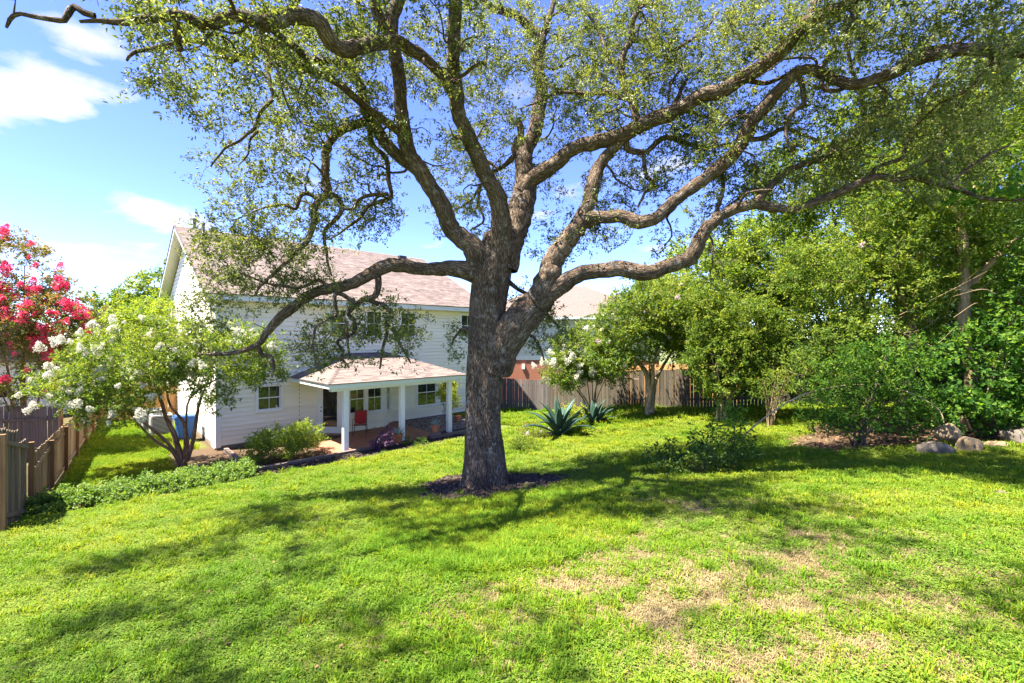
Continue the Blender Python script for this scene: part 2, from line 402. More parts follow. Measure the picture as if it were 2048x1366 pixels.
MAT['white_bloom'] = leafmat('white_bloom', (0.50, 0.47, 0.34), (0.66, 0.63, 0.52), (0.78, 0.76, 0.68), 0.4, (1.1, 1.1, 1.0))
MAT['pink_bloom'] = leafmat('pink_bloom', (0.50, 0.018, 0.075), (0.74, 0.055, 0.15), (0.84, 0.17, 0.26), 0.42, (1.2, 0.9, 1.0))
MAT['blush_bloom'] = leafmat('blush_bloom', (0.52, 0.36, 0.36), (0.66, 0.50, 0.50), (0.76, 0.66, 0.66), 0.3, (1.1, 1.0, 1.0))
MAT['clover'] = leafmat('clover', (0.050, 0.110, 0.010), (0.142, 0.212, 0.026), (0.300, 0.292, 0.045), 0.36, (1.7, 1.6, 0.6), rough=0.65, spec=0.12, inst=True)
MAT['grass'] = leafmat('grass_blade', (0.050, 0.135, 0.008), (0.130, 0.225, 0.012), (0.330, 0.300, 0.020), 0.36, (1.7, 1.6, 0.4), rough=0.65, spec=0.12, inst=True)
MAT['straw'] = leafmat('straw', (0.15, 0.11, 0.045), (0.27, 0.205, 0.09), (0.38, 0.305, 0.15), 0.25, (1.2, 1.1, 0.8), inst=True)

# ------------------------------------------------------------------ terrain
C0 = np.array([-11.26, 17.4])             # left rear corner of the house as seen from the yard
U = np.array([0.7243, 0.6895]); V = np.array([-0.6895, 0.7243])
HANG = math.atan2(U[1], U[0])
def st2w(s, t): return C0 + s * U + t * V
FK = np.array([-11.3, 10.6]); FD = np.array([-0.612, 0.791])     # side fence line
TRUNK = np.array([-0.62, 10.6])

ctrl = []
for s, z in ((-3.5, 0.10), (0, 0.08), (4, 0.06), (8, 0.05), (10.5, 0.08)):
    p = st2w(s, -5.75); ctrl.append((p[0], p[1], z))
for c in ((-9.95, 8.8, 0.45), (-11.3, 10.6, 0.06), (-0.62, 10.6, 0.70), (0, 0, 1.92), (0, 3.1, 1.85), (-4.2, 3.7, 1.36), (3.2, 3.0, 2.0),
          (1.77, 17.7, 0.33), (3.5, 19.4, 0.45), (-0.6, 28.5, -0.30), (2.1, 27.1, -0.28), (5.6, 23.5, 0.52), (9.3, 20.6, 0.88), (13, 19.2, 1.3), (16.5, 18, 1.5),
          (6.0, 19.8, 0.75), (10.3, 10.9, 1.42), (12.9, 11.6, 1.5), (4.5, 10.5, 1.08), (8.1, 7.5, 1.6), (0, -10, 2.4), (-12, -6, 1.5), (14, -4, 2.5),
          (-16, 6, 0.2), (20, 8, 2.0), (-6, 26, -0.25), (0, 36, -0.5), (16, 30, 0.5), (26, 22, 1.8), (-3.5, 22.5, 0.0)):
    ctrl.append(c)
ctrl = np.array(ctrl)
def _phi(r2): return 0.5 * r2 * np.log(r2 + 1e-9)
def _tps():
    X = ctrl[:, :2]; n = len(X)
    K = _phi(((X[:, None] - X[None]) ** 2).sum(-1)) + np.eye(n) * 0.6
    Pm = np.hstack([np.ones((n, 1)), X])
    A = np.block([[K, Pm], [Pm.T, np.zeros((3, 3))]])
    return np.linalg.solve(A, np.concatenate([ctrl[:, 2], np.zeros(3)]))
TW = _tps()
def sstep(a, b, x):
    t = np.clip((x - a) / (b - a), 0, 1); return t * t * (3 - 2 * t)
def gz(x, y):
    x = np.asarray(x, float); y = np.asarray(y, float)
    P = np.stack([x, y], -1)
    r2 = ((P[..., None, :] - ctrl[:, :2]) ** 2).sum(-1)
    z = _phi(r2) @ TW[:-3] + TW[-3] + TW[-2] * x + TW[-1] * y
    z = z + 0.012 * wob(np.stack([x, y, 0 * x], -1), 1.3)
    s = (P - C0) @ U; t = (P - C0) @ V
    low = -0.13
    k = sstep(-5.72, -5.5, t) * (1 - sstep(8.6, 11.5, s))
    side = (P - FK) @ np.array([FD[1], -FD[0]])
    z = z * (1 - k) + low * k
    kf = sstep(0.5, -1.5, side) * sstep(-6, -2, t)
    z = z * (1 - kf) + (-0.15) * kf
    far = np.maximum(np.maximum(np.abs(x) - 24, 0), np.maximum(y - 34, 0) + np.maximum(-y - 12, 0))
    kk = sstep(0, 10, far)
    return z * (1 - kk) + (-0.35) * kk

def struct(o): o['kind'] = 'structure'; return o

def ground_mat():
    m, N, L, b = nodes_of('lawn_soil')
    tcn = nd(N, 'ShaderNodeTexCoord')
    n1 = nd(N, 'ShaderNodeTexNoise'); n1.inputs['Scale'].default_value = 1.6; n1.inputs['Detail'].default_value = 8; n1.inputs['Roughness'].default_value = 0.65; L.new(tcn.outputs['Object'], n1.inputs['Vector'])
    n2 = nd(N, 'ShaderNodeTexNoise'); n2.inputs['Scale'].default_value = 28; n2.inputs['Detail'].default_value = 6; L.new(tcn.outputs['Object'], n2.inputs['Vector'])
    g = ramp2(N, L, n1.outputs['Fac'], [(0.3, (0.05, 0.085, 0.014)), (0.52, (0.085, 0.12, 0.02)), (0.72, (0.15, 0.135, 0.04))])
    s = ramp2(N, L, n2.outputs['Fac'], [(0.3, (0.13, 0.09, 0.045)), (0.7, (0.27, 0.20, 0.11))])
    at = nd(N, 'ShaderNodeAttribute', attribute_name='dry')
    mx = nd(N, 'ShaderNodeMix', data_type='RGBA'); L.new(at.outputs['Fac'], mx.inputs['Factor']); L.new(g, mx.inputs[6]); L.new(s, mx.inputs[7])
    so = ramp2(N, L, n2.outputs['Fac'], [(0.3, (0.05, 0.032, 0.02)), (0.7, (0.13, 0.085, 0.05))])
    a2 = nd(N, 'ShaderNodeAttribute', attribute_name='bed')
    m2 = nd(N, 'ShaderNodeMix', data_type='RGBA'); L.new(a2.outputs['Fac'], m2.inputs['Factor']); L.new(mx.outputs[2], m2.inputs[6]); L.new(so, m2.inputs[7])
    L.new(m2.outputs[2], b.inputs['Base Color']); b.inputs['Roughness'].default_value = 0.95; b.inputs['Specular IOR Level'].default_value = 0.1
    bp = nd(N, 'ShaderNodeBump'); bp.inputs['Strength'].default_value = 0.8; bp.inputs['Distance'].default_value = 0.04
    L.new(n2.outputs['Fac'], bp.inputs['Height']); L.new(bp.outputs[0], b.inputs['Normal'])
    return m
MAT['lawn'] = ground_mat()

def dryness(x, y):
    p = np.stack([x, y, 0 * np.asarray(x)], -1)
    d = 1.10 - np.sqrt(((x - 2.5) / 4.4) ** 2 + ((y - 4.9) / 3.0) ** 2)
    d = d * 0.74 + 0.42 * wob(p, 1.5) + 0.42 * wob(p + 5, 4.2)
    e = 0.50 - np.sqrt(((x + 0.6) / 1.6) ** 2 + ((y - 8.6) / 1.5) ** 2) + 0.45 * wob(p + 3, 2.0)
    return np.clip(np.maximum(d, 0.6 * e), 0, 0.78)
def bedness(x, y):
    P = np.stack([x, y], -1); s = (P - C0) @ U; t = (P - C0) @ V
    p3 = np.stack([x, y, 0 * np.asarray(x)], -1)
    b1 = sstep(-5.6, -5.45, t) * (1 - sstep(7.5, 8.5, s)) * (sstep(-1.9, -1.3, s) + sstep(-3.2, -3.6, t)) * (1 - sstep(0.5, 1.0, t) * (s < -0.2))
    b2 = 0.92 - np.sqrt(((x - 11.8) / 4.6) ** 2 + ((y - 13.2) / 2.9) ** 2) + 0.35 * wob(p3, 1.1)
    b3 = sstep(-0.2, 0.3, s) * sstep(-3.6, -3.2, t) * (1 - sstep(9, 10, s))
    side = (P - FK) @ np.array([FD[1], -FD[0]])
    b4 = (1 - sstep(0.1, 0.35, side)) * (t > -4)
    return np.clip(np.maximum.reduce([np.clip(b1, 0, 1), 3 * b2, b3, 0.7 * b4]), 0, 1)

def ground():
    n = 3.0
    xs = np.concatenate([np.linspace(-40, -22, 13)[:-1], np.arange(-22, 22.01, 0.25), np.linspace(22, 40, 13)[1:]])
    ys = np.concatenate([np.linspace(-30, -6, 13)[:-1], np.arange(-6, 30.01, 0.25), np.linspace(30, 50, 13)[1:]])
    X, Y = np.meshgrid(xs, ys)
    Z = gz(X, Y)
    nx, ny = len(xs), len(ys)
    i = (np.arange(ny - 1)[:, None] * nx + np.arange(nx - 1)[None]).ravel()
    q = np.stack([i, i + 1, i + 1 + nx, i + nx], -1)
    me = mesh_np('lawn', np.stack([X, Y, Z], -1).reshape(-1, 3), q, MAT['lawn'], True, extra={'dry': dryness(X, Y).ravel(), 'bed': bedness(X, Y).ravel()})
    struct(link('lawn', me))
    mb = MB(); R = 900
    mb.add([(-R, -R, -0.36), (R, -R, -0.36), (R, R, -0.36), (-R, R, -0.36)], [(0, 1, 2, 3)])
    struct(mb.build('ground', M('far_ground', (0.09, 0.12, 0.03), (0.16, 0.16, 0.06), 0.2, 0.95)))
ground()

# ------------------------------------------------------------------ the house
HOUSE = empty('two_storey_house', (C0[0], C0[1], 0), HANG, 'white lap-sided two-storey house with pinkish shingle roof and covered patio', 'house')
Z_TOP, EAVE_Z, RIDGE_Z, RT = 5.66, 5.84, 9.62, 7.0
SLOPE = (RIDGE_Z - EAVE_Z) / (RT + 0.45)
LEN = 13.1
facade = lambda a, b, z: (a, -b, z)
gable = lambda a, b, z: (-b, a, z)
def wallmap(p, q):
    p = np.array(p, float); q = np.array(q, float); d = (q - p) / np.linalg.norm(q - p); n = np.array([d[1], -d[0]])
    return lambda a, b, z: (p[0] + d[0] * a + n[0] * b, p[1] + d[1] * a + n[1] * b, z)

def siding(fn, a0, a1, z0, z1, holes, exposure=0.178, clip=None, lap=0.066):
    z = z0
    while z < z1 - 0.02:
        zt = min(z + exposure, z1)
        lo, hi = (a0, a1) if clip is None else clip((z + zt) / 2)
        segs = [(lo, hi, z, zt)]
        for (h0, h1, hz0, hz1) in holes:
            new = []
            for (p, q, b, t) in segs:
                if h1 <= p or h0 >= q or hz1 <= b or hz0 >= t: new.append((p, q, b, t)); continue
                if p < h0: new.append((p, h0, b, t))
                if q > h1: new.append((h1, q, b, t))
                if b < hz0: new.append((max(p, h0), min(q, h1), b, hz0))
                if t > hz1: new.append((max(p, h0), min(q, h1), hz1, t))
            segs = new
        for (p, q, b, t) in segs:
            if q - p < 0.05 or t - b < 0.015: continue
            mb = MB()
            g_ = b + min(.016, .3 * (t - b))
            mb.hexa([fn(p, 0, g_), fn(q, 0, g_), fn(p, lap, g_), fn(q, lap, g_), fn(p, 0, t + .004), fn(q, 0, t + .004), fn(p, 0.012, t + .004), fn(q, 0.012, t + .004)])
            mb.build('siding_board', MAT['siding'], HOUSE)
        z = zt

def window(fn, a0, a1, z0, z1, cols=2, trim=0.10, rail=True, label=None):
    w = MB()
    T = trim
    w.box(a0 - T, a0, 0, 0.082, z0 - T, z1 + T, fn); w.box(a1, a1 + T, 0, 0.082, z0 - T, z1 + T, fn)
    w.box(a0, a1, 0, 0.080, z1, z1 + T, fn); w.box(a0, a1, 0, 0.092, z0 - T, z0, fn)
    o = w.build('window', MAT['trim'], HOUSE)
    s = MB(); k = 0.035
    s.box(a0, a0 + k, 0, 0.022, z0, z1, fn); s.box(a1 - k, a1, 0, 0.022, z0, z1, fn)
    s.box(a0 + k, a1 - k, 0, 0.022, z1 - k, z1, fn); s.box(a0 + k, a1 - k, 0, 0.022, z0, z0 + k, fn)
    s.build('sash', MAT['trim'], o)
    zm = (z0 + z1) / 2
    rows = [(z0 + k, zm - 0.02), (zm + 0.02, z1 - k)] if rail else [(z0 + k, z1 - k)]
    if rail: MB().box(a0 + k, a1 - k, 0, 0.026, zm - 0.02, zm + 0.02, fn).build('meeting_rail', MAT['trim'], o)
    wd = (a1 - a0 - 2 * k) / cols
    for (b, t) in rows:
        for c in range(cols):
            l = a0 + k + c * wd; r = l + wd
            MB().box(l + (0.008 if c else 0), r - (0.008 if c < cols - 1 else 0), 0.0, 0.008, b, t, fn).build('pane', MAT['glass'], o)
            if c: MB().box(l - 0.008, l + 0.008, 0, 0.016, b, t, fn).build('muntin', MAT['trim'], o)
    return (a0 - T + .02, a1 + T - .02, z0 - T + .02, z1 + T - .02)

# core walls (behind the boards)
core = MB()
core.box(0.0, LEN, 0.0, 14.0, -0.02, Z_TOP)
core.add([(0, 0, Z_TOP), (0, 14, Z_TOP), (0, 7, Z_TOP + 7 * SLOPE), (LEN, 0, Z_TOP), (LEN, 14, Z_TOP), (LEN, 7, Z_TOP + 7 * SLOPE)], [(0, 1, 2), (3, 5, 4), (0, 2, 5, 3), (1, 4, 5, 2)])
BA, BB, BC_, BD = (3.75, 0.0), (4.52, -0.85), (6.48, -0.85), (7.32, 0.0)
bay = [BA, BB, BC_, BD]
core.add([(x, y, -0.02) for x, y in bay] + [(x, y, 2.6) for x, y in bay], [(0, 1, 5, 4), (1, 2, 6, 5), (2, 3, 7, 6), (4, 5, 6, 7)])
core.build('wall', MAT['siding'], HOUSE)
MB().box(-0.02, 3.4, -0.01, 1, -0.42, 0.02).box(-0.02, 0.6, 1, 14, -0.42, 0.02).box(7.3, LEN + .02, -0.01, 1, -0.42, 0.0).build('foundation', MAT['concrete'], HOUSE)

wf = wallmap(BB, BC_); wl_ = wallmap(BA, BB); wr = wallmap(BC_, BD)
holes = []
up = [(4.25, 5.05, 4.22, 5.42), (6.02, 6.80, 4.22, 5.42), (7.85, 8.68, 4.22, 5.42), (11.6, 12.5, 4.22, 5.42)]
for (a, b, c, d) in up: holes.append(window(facade, a, b, c, d))
holes.append(window(facade, 1.38, 2.22, 1.24, 2.2))
h1 = window(facade, 8.80, 9.92, 0.62, 1.98); h2 = window(facade, 10.18, 11.30, 0.62, 1.98)
holes += [h1, h2]
siding(facade, 0.1, LEN, 0.02, Z_TOP - 0.04, holes + [(BA[0] + .01, BD[0] - .01, -1, 2.6)])
# bay: front pair of windows, door on the left splay, narrow window on the right splay
hb1 = window(wf, 0.30, 0.98, 0.80, 2.06); hb2 = window(wf, 1.14, 1.82, 0.80, 2.06)
siding(wf, 0.05, 1.95, 0.02, 2.6, [hb1, hb2])
hr = window(wr, 0.28, 0.72, 0.72, 2.06, cols=1)
siding(wr, 0.05, 1.16, 0.02, 2.6, [hr])
lenl = math.dist(BA, BB)
dframe = MB(); d0, d1 = 0.13, 1.03
dframe.box(d0 - 0.10, d0, 0, 0.05, 0.03, 2.16, wl_).box(d1, d1 + 0.10, 0, 0.05, 0.03, 2.16, wl_).box(d0, d1, 0, 0.05, 2.06, 2.16, wl_).box(d0 - .1, d1 + .1, 0, 0.09, 0.0, 0.03, wl_)
dframe.build('door_frame', MAT['trim'], HOUSE)
dr = MB()
dr.box(d0, d0 + 0.13, 0, 0.03, 0.03, 2.06, wl_).box(d1 - 0.13, d1, 0, 0.03, 0.03, 2.06, wl_).box(d0 + .13, d1 - .13, 0, 0.03, 0.03, 0.27, wl_).box(d0 + .13, d1 - .13, 0, 0.03, 1.92, 2.06, wl_)
door = dr.build('door', MAT['trim'], HOUSE)
MB().box(d0 + .13, d1 - .13, 0.004, 0.014, 0.27, 1.92, wl_).build('pane', MAT['glass'], door)
MB().tube([wl_(d0 + .065, 0.03, 0.96), wl_(d0 + .065, 0.075, 0.96), wl_(d0 + .065, 0.09, 0.96)], [0.012, 0.014, 0.032], 10).build('handle', MAT['metal_dark'], door)
MB().tube([wl_(d0 + .065, 0.03, 1.12), wl_(d0 + .065, 0.045, 1.12)], [0.028, 0.028], 10).build('deadbolt', MAT['metal_dark'], door)
siding(wl_, 0.0, lenl, 2.16, 2.6, [])
# gable end towards the side yard
gh = lambda z: (0.1, 14.0) if z < Z_TOP else ((z - Z_TOP) / SLOPE + 0.05, 14 - (z - Z_TOP) / SLOPE - 0.05)
siding(gable, 0.1, 14, 0.02, Z_TOP + 7 * SLOPE - 0.15, [], 0.19, gh, 0.026)
MB().box(-0.078, 0.10, -0.078, 0.10, -0.03, Z_TOP - 0.02).build('corner_trim', MAT['trim'], HOUSE)
MB().box(LEN - .1, LEN + .035, -0.035, 0.10, -0.03, Z_TOP - 0.02).build('corner_trim', MAT['trim'], HOUSE)
cb = [wl_(0, 0.01, 0), wf(0, 0.01, 0), wr(0, 0.01, 0)]
for c in cb: MB().box(c[0] - .05, c[0] + .05, c[1] - .045, c[1] + .045, 0.0, 2.45).build('corner_trim', MAT['trim'], HOUSE)
# pale brick face at the foot of the gable wall
MB().box(-0.075, -0.03, 0.12, 0.75, -0.1, 2.4).build('brick_pier', MAT['brick_white'], HOUSE)

# roof
OV = 0.45
roof = MB()
def rz(t): return EAVE_Z + SLOPE * (min(t, 14 - t) + OV)
th = 0.10
A_, B_ = -OV, LEN + OV
roof.add([(A_, -OV, EAVE_Z), (B_, -OV, EAVE_Z), (B_, 7, RIDGE_Z), (A_, 7, RIDGE_Z), (A_, -OV, EAVE_Z - th), (B_, -OV, EAVE_Z - th), (B_, 7, RIDGE_Z - th), (A_, 7, RIDGE_Z - th)],
         [(0, 1, 2, 3), (7, 6, 5, 4), (0, 4, 5, 1), (0, 3, 7, 4), (1, 5, 6, 2)])
roof.add([(A_, 14 + OV, EAVE_Z), (B_, 14 + OV, EAVE_Z), (B_, 7, RIDGE_Z), (A_, 7, RIDGE_Z), (A_, 14 + OV, EAVE_Z - th), (B_, 14 + OV, EAVE_Z - th), (B_, 7, RIDGE_Z - th), (A_, 7, RIDGE_Z - th)],
         [(3, 2, 1, 0), (4, 5, 6, 7), (1, 5, 4, 0), (4, 7, 3, 0), (2, 6, 5, 1)])
ROOF = roof.build('roof', MAT['shingle'], HOUSE)
MB().box(A_, B_, -OV - 0.035, -OV - 0.003, EAVE_Z - 0.24, EAVE_Z - 0.035).build('fascia', MAT['fascia'], HOUSE)
MB().box(A_ - .02, B_ + .02, -OV - 0.075, -OV - 0.001, EAVE_Z - 0.032, EAVE_Z + 0.002).build('drip_edge', MAT['drip'], HOUSE)
MB().box(A_ + .02, B_ - .02, -OV, 0.0, EAVE_Z - 0.26, EAVE_Z - 0.235).build('soffit', MAT['soffit'], HOUSE)
for (e0, e1) in ((-OV, 7.0), (14 + OV, 7.0)):
    for (xa, xb, nm, z_a, z_b, mt) in ((A_ - 0.03, A_ - 0.002, 'rake_board', -0.22, -0.04, 'fascia'), (A_ - 0.06, A_ - 0.001, 'drip_edge', -0.038, 0.006, 'drip'),
                                       (B_ + 0.002, B_ + 0.03, 'rake_board', -0.22, -0.04, 'fascia')):
        za, zb = EAVE_Z, RIDGE_Z
        MB().hexa([(xa, e0, za + z_a), (xb, e0, za + z_a), (xa, e1, zb + z_a), (xb, e1, zb + z_a), (xa, e0, za + z_b), (xb, e0, za + z_b), (xa, e1, zb + z_b), (xb, e1, zb + z_b)]).build(nm, MAT[mt], HOUSE)
    za, zb = EAVE_Z - 0.16, RIDGE_Z - 0.16
    MB().hexa([(A_, e0, za - .02), (0, e0, za - .02), (A_, e1, zb - .02), (0, e1, zb - .02), (A_, e0, za), (0, e0, za), (A_, e1, zb), (0, e1, zb)]).build('soffit', MAT['soffit'], HOUSE)
for s_, t_, h_, r_ in ((0.35, 7.05, 0.42, 0.07), (0.62, 6.4, 0.42, 0.055), (3.35, 5.9, 0.75, 0.05)):
    zb = rz(t_); mb = MB().lathe([(r_, -0.1), (r_, h_), (r_ * 1.35, h_ + .01), (r_ * 1.35, h_ + .09), (0.001, h_ + .1)], 10, (s_, t_, zb)); mb.build('vent_pipe', MAT['metal_dark'], ROOF)
MB().box(11.4, 11.9, 6.3, 6.6, rz(6.3), rz(6.6) + 0.12).build('roof_vent', MAT['metal_dark'], ROOF)

# patio cover: a hipped shed roof on three posts
PE, PR = 2.52, 3.47
P1, P2, P3, P4 = (2.60, -4.22, PE), (8.72, -4.22, PE), (6.9, 0.0, PR), (5.15, 0.0, PR)
PL, PRr = (2.60, 0.0, PE), (8.72, 0.0, PE)
dk = MB()
low = lambda p: (p[0], p[1], PE - 0.14)
dk.add([P1, P2, P3, P4, PL, PRr, low(P1), low(P2), low(PRr), low(PL)],
       [(0, 1, 2, 3), (4, 0, 3), (1, 5, 2), (6, 9, 8, 7), (0, 6, 7, 1), (4, 9, 6, 0), (1, 7, 8, 5)])
PATIO_ROOF = dk.build('patio_roof', MAT['soffit'], HOUSE)
fz0, fz1 = PE - 0.17, PE - 0.022
MB().box(2.57, 8.75, -4.25, -4.222, fz0, fz1).build('fascia', MAT['fascia'], PATIO_ROOF)
MB().box(2.568, 2.597, -4.22, 0, fz0, fz1).build('fascia', MAT['fascia'], PATIO_ROOF)
MB().box(8.723, 8.752, -4.22, 0, fz0, fz1).build('fascia', MAT['fascia'], PATIO_ROOF)
MB().box(2.53, 8.79, -4.29, -4.2205, fz1 + .002, PE + 0.004).box(2.53, 2.5985, -4.22, 0, fz1 + .002, PE + 0.003).box(8.7215, 8.79, -4.22, 0, fz1 + .002, PE + 0.003).build('drip_edge', MAT['drip'], PATIO_ROOF)
for s_ in (3.31, 5.66, 8.0):
    MB().box(s_ - .095, s_ + .095, -3.995, -3.805, 0.0, PE - 0.143).build('post', MAT['trim'], HOUSE, bevel=0.012)
MB().box(2.75, 8.55, -4.02, -3.78, PE - 0.30, PE - 0.145).build('beam', MAT['trim'], HOUSE)

tone_tabs = []
def shingles(poly, eave_a, eave_b, n_courses, objs_left, joined, w=0.32):
    """tabs laid in courses on a roof plane; rows follow the eave a->b, clipped to the polygon"""
    a = np.array(eave_a, float); b = np.array(eave_b, float); ex = (b - a) / np.linalg.norm(b - a)
    P = np.array(poly, float); nrm = np.cross(ex, P[np.argmax(P[:, 2])] - a); nrm /= np.linalg.norm(nrm)
    if nrm[2] < 0: nrm = -nrm
    uy = np.cross(nrm, ex);  uy = uy if uy[2] > 0 else -uy
    Q = np.stack([(P - a) @ ex, (P - a) @ uy], -1); H = Q[:, 1].max(); ch = H / n_courses
    cnt = 0
    for c in range(n_courses):
        h = (c + 0.5) * ch; xs = []
        for i in range(len(Q)):
            p, q = Q[i], Q[(i + 1) % len(Q)]
            if (p[1] - h) * (q[1] - h) < 0: xs.append(p[0] + (q[0] - p[0]) * (h - p[1]) / (q[1] - p[1]))
        if len(xs) < 2: continue
        x0, x1 = min(xs), max(xs); x = x0 - rng.uniform(0, w)
        while x < x1:
            wi = w * rng.uniform(0.7, 1.3); l, r = max(x, x0), min(x + wi, x1); x += wi
            if r - l < 0.03: continue
            th = rng.uniform(0.008, 0.016)
            if cnt < objs_left:
                o = bpy.data.objects.new('shingle', TAB[int(rng.integers(0, len(TAB)))]); COL.objects.link(o); o.parent = PATIO_ROOF
                org = a + ex * l + uy * (c * ch - 0.01)
                Mx = Matrix(((ex[0] * (r - l - .006), uy[0] * (ch + .02), nrm[0] * th / .012, org[0]), (ex[1] * (r - l - .006), uy[1] * (ch + .02), nrm[1] * th / .012, org[1]), (ex[2] * (r - l - .006), uy[2] * (ch + .02), nrm[2] * th / .012, org[2]), (0, 0, 0, 1)))
                o.matrix_local = Mx; cnt += 1
            else:
                o = a + ex * l + uy * (c * ch - 0.01); X = ex * (r - l - .006); Y = uy * (ch + .02)
                joined.append(np.array([o, o + X, o + nrm * th, o + X + nrm * th, o + Y + nrm * .002, o + X + Y + nrm * .002]))
    return cnt
TAB = []
for k in range(6):
    v = [(0, 0, 0.001), (1, 0, 0.001), (0, 0, 0.012), (1, 0, 0.012), (0, 1, 0.003), (1, 1, 0.003)]
    TAB.append(mesh_np('shingle', v, [(0, 1, 3, 2), (2, 3, 5, 4), (0, 2, 4, 4), (1, 5, 5, 3)][:2], MAT['shingle'], tone=[k / 5.0] * 2))
def shingle_mesh(name, joined, parent):
    J = np.array(joined); n = len(J)
    i = np.arange(n)[:, None] * 6
    q = np.stack([i + np.array([0, 1, 3, 2]), i + np.array([2, 3, 5, 4])], 1).reshape(-1, 4)
    t = np.repeat(rng.uniform(0, 1, n) ** 1.2, 2)
    o = link(name, mesh_np(name, J.reshape(-1, 3), q, MAT['shingle'], tone=t), parent); o['kind'] = 'stuff'
jn = []
shingles([P1, P2, P3, P4], P1, P2, 29, 300, jn)
shingles([PL, P1, P4], P1, PL, 18, 0, jn)
shingles([P2, PRr, P3], P2, PRr, 18, 0, jn)
shingle_mesh('shingles', jn, PATIO_ROOF)
jn = []
shingles([(A_, -OV, EAVE_Z), (B_, -OV, EAVE_Z), (B_, 7, RIDGE_Z), (A_, 7, RIDGE_Z)], (A_, -OV, EAVE_Z), (B_, -OV, EAVE_Z), 58, 0, jn)
shingle_mesh('shingles', jn, ROOF)
for (p, q) in ((P1, P4), (P2, P3)):       # hip caps
    p = np.array(p); q = np.array(q); n = 20
    for k in range(n):
        a = p + (q - p) * k / n; b = p + (q - p) * (k + 1.15) / n; d = np.cross(b - a, (0, 0, 1)); d = d / np.linalg.norm(d) * 0.11
        MB().add([a + d + (0, 0, -.015), a + (0, 0, .035), a - d + (0, 0, -.015), b + d + (0, 0, -.03), b + (0, 0, .018), b - d + (0, 0, -.03)], [(0, 1, 4, 3), (1, 2, 5, 4)]).build('hip_cap', MAT['shingle'], PATIO_ROOF)

# a cable and outlet on the wall beside the door
MB().tube([facade(2.98, 0.035, z) for z in (2.38, 1.6, 0.95, 0.62)] , 0.008, 6).build('cable', MAT['cable'], HOUSE)
MB().box(2.93, 3.03, -0.09, -0.026, 0.55, 0.66).build('outlet_box', MAT['cable'], HOUSE)
MB().tube([facade(2.95, 0.06, .56), facade(2.86, 0.08, .42), facade(2.93, 0.12, .28), facade(3.05, 0.1, .15), facade(3.0, 0.08, 0.05)], 0.009, 6).build('cable', MAT['cable'], HOUSE)

# ------------------------------------------------------------------ patio, beds, timbers
def patio_mat():
    m, N, L, b = nodes_of('patio_pavers')
    tcn = nd(N, 'ShaderNodeTexCoord')
    br = nd(N, 'ShaderNodeTexBrick'); br.inputs['Scale'].default_value = 1.0; br.inputs['Brick Width'].default_value = 0.9; br.inputs['Row Height'].default_value = 0.14
    br.inputs['Mortar Size'].default_value = 0.006; br.inputs['Color1'].default_value = (0.30, 0.13, 0.07, 1); br.inputs['Color2'].default_value = (0.37, 0.17, 0.10, 1); br.inputs['Mortar'].default_value = (0.12, 0.06, 0.04, 1)
    L.new(tcn.outputs['Object'], br.inputs['Vector'])
    no = nd(N, 'ShaderNodeTexNoise'); no.inputs['Scale'].default_value = 3; no.inputs['Detail'].default_value = 7; L.new(tcn.outputs['Object'], no.inputs['Vector'])
    mx = nd(N, 'ShaderNodeMix', data_type='RGBA', blend_type='MULTIPLY'); mx.inputs['Factor'].default_value = 0.6
    L.new(br.outputs['Color'], mx.inputs[6]); L.new(ramp2(N, L, no.outputs['Fac'], [(0.3, (0.6, 0.55, 0.5)), (0.7, (1.1, 1.1, 1.1))]), mx.inputs[7])
    L.new(mx.outputs[2], b.inputs['Base Color']); b.inputs['Roughness'].default_value = 0.6
    return m
PATIO = MB().box(2.85, 7.42, -4.0, 0.02, -0.3, 0.0).build('patio', patio_mat())
PATIO.location = (C0[0], C0[1], 0); PATIO.rotation_euler = (0, 0, HANG); struct(PATIO)

def hworld(s, t, z): p = st2w(s, t); return (p[0], p[1], z)

def chips(name, pts, size, mat, label, cat, flat=0.35, parent=None):
    """small irregular pieces lying about: gravel, mulch"""
    n = len(pts); pts = np.asarray(pts)
    base = np.array([(-1, -1, -1), (1, -1, -1), (1, 1, -1), (-1, 1, -1), (-1, -1, 1), (1, -1, 1), (1, 1, 1), (-1, 1, 1)], float) * 0.5
    fs = np.array([(4, 5, 6, 7), (0, 1, 5, 4), (1, 2, 6, 5), (2, 3, 7, 6), (3, 0, 4, 7)])
    ax = rng.normal(size=(n, 3)); ax[:, 2] = np.abs(ax[:, 2]) + 1.6; ax /= np.linalg.norm(ax, axis=1)[:, None]
    d = rng.normal(size=(n, 3)); d -= ax * (d * ax).sum(1)[:, None]; d /= np.linalg.norm(d, axis=1)[:, None]; e = np.cross(ax, d)
    S = size * rng.uniform(0.5, 1.5, (n, 1)); el = rng.uniform(0.5, 1.1, (n, 1))
    vb = base[None] * (1 + 0.35 * rng.normal(size=(n, 8, 3)) * 0.5)
    v = pts[:, None] + vb[..., 0:1] * (d * S)[:, None] + vb[..., 1:2] * (e * S * el)[:, None] + vb[..., 2:3] * (ax * S * flat)[:, None]
    q = (np.arange(n)[:, None, None] * 8 + fs[None]).reshape(-1, 4)
    o = link(name, mesh_np(name, v.reshape(-1, 3), q, mat, tone=np.repeat(rng.uniform(0, 1, n), 5)), parent)
    if not parent: tag(o, label, cat, kind='stuff')
    return o

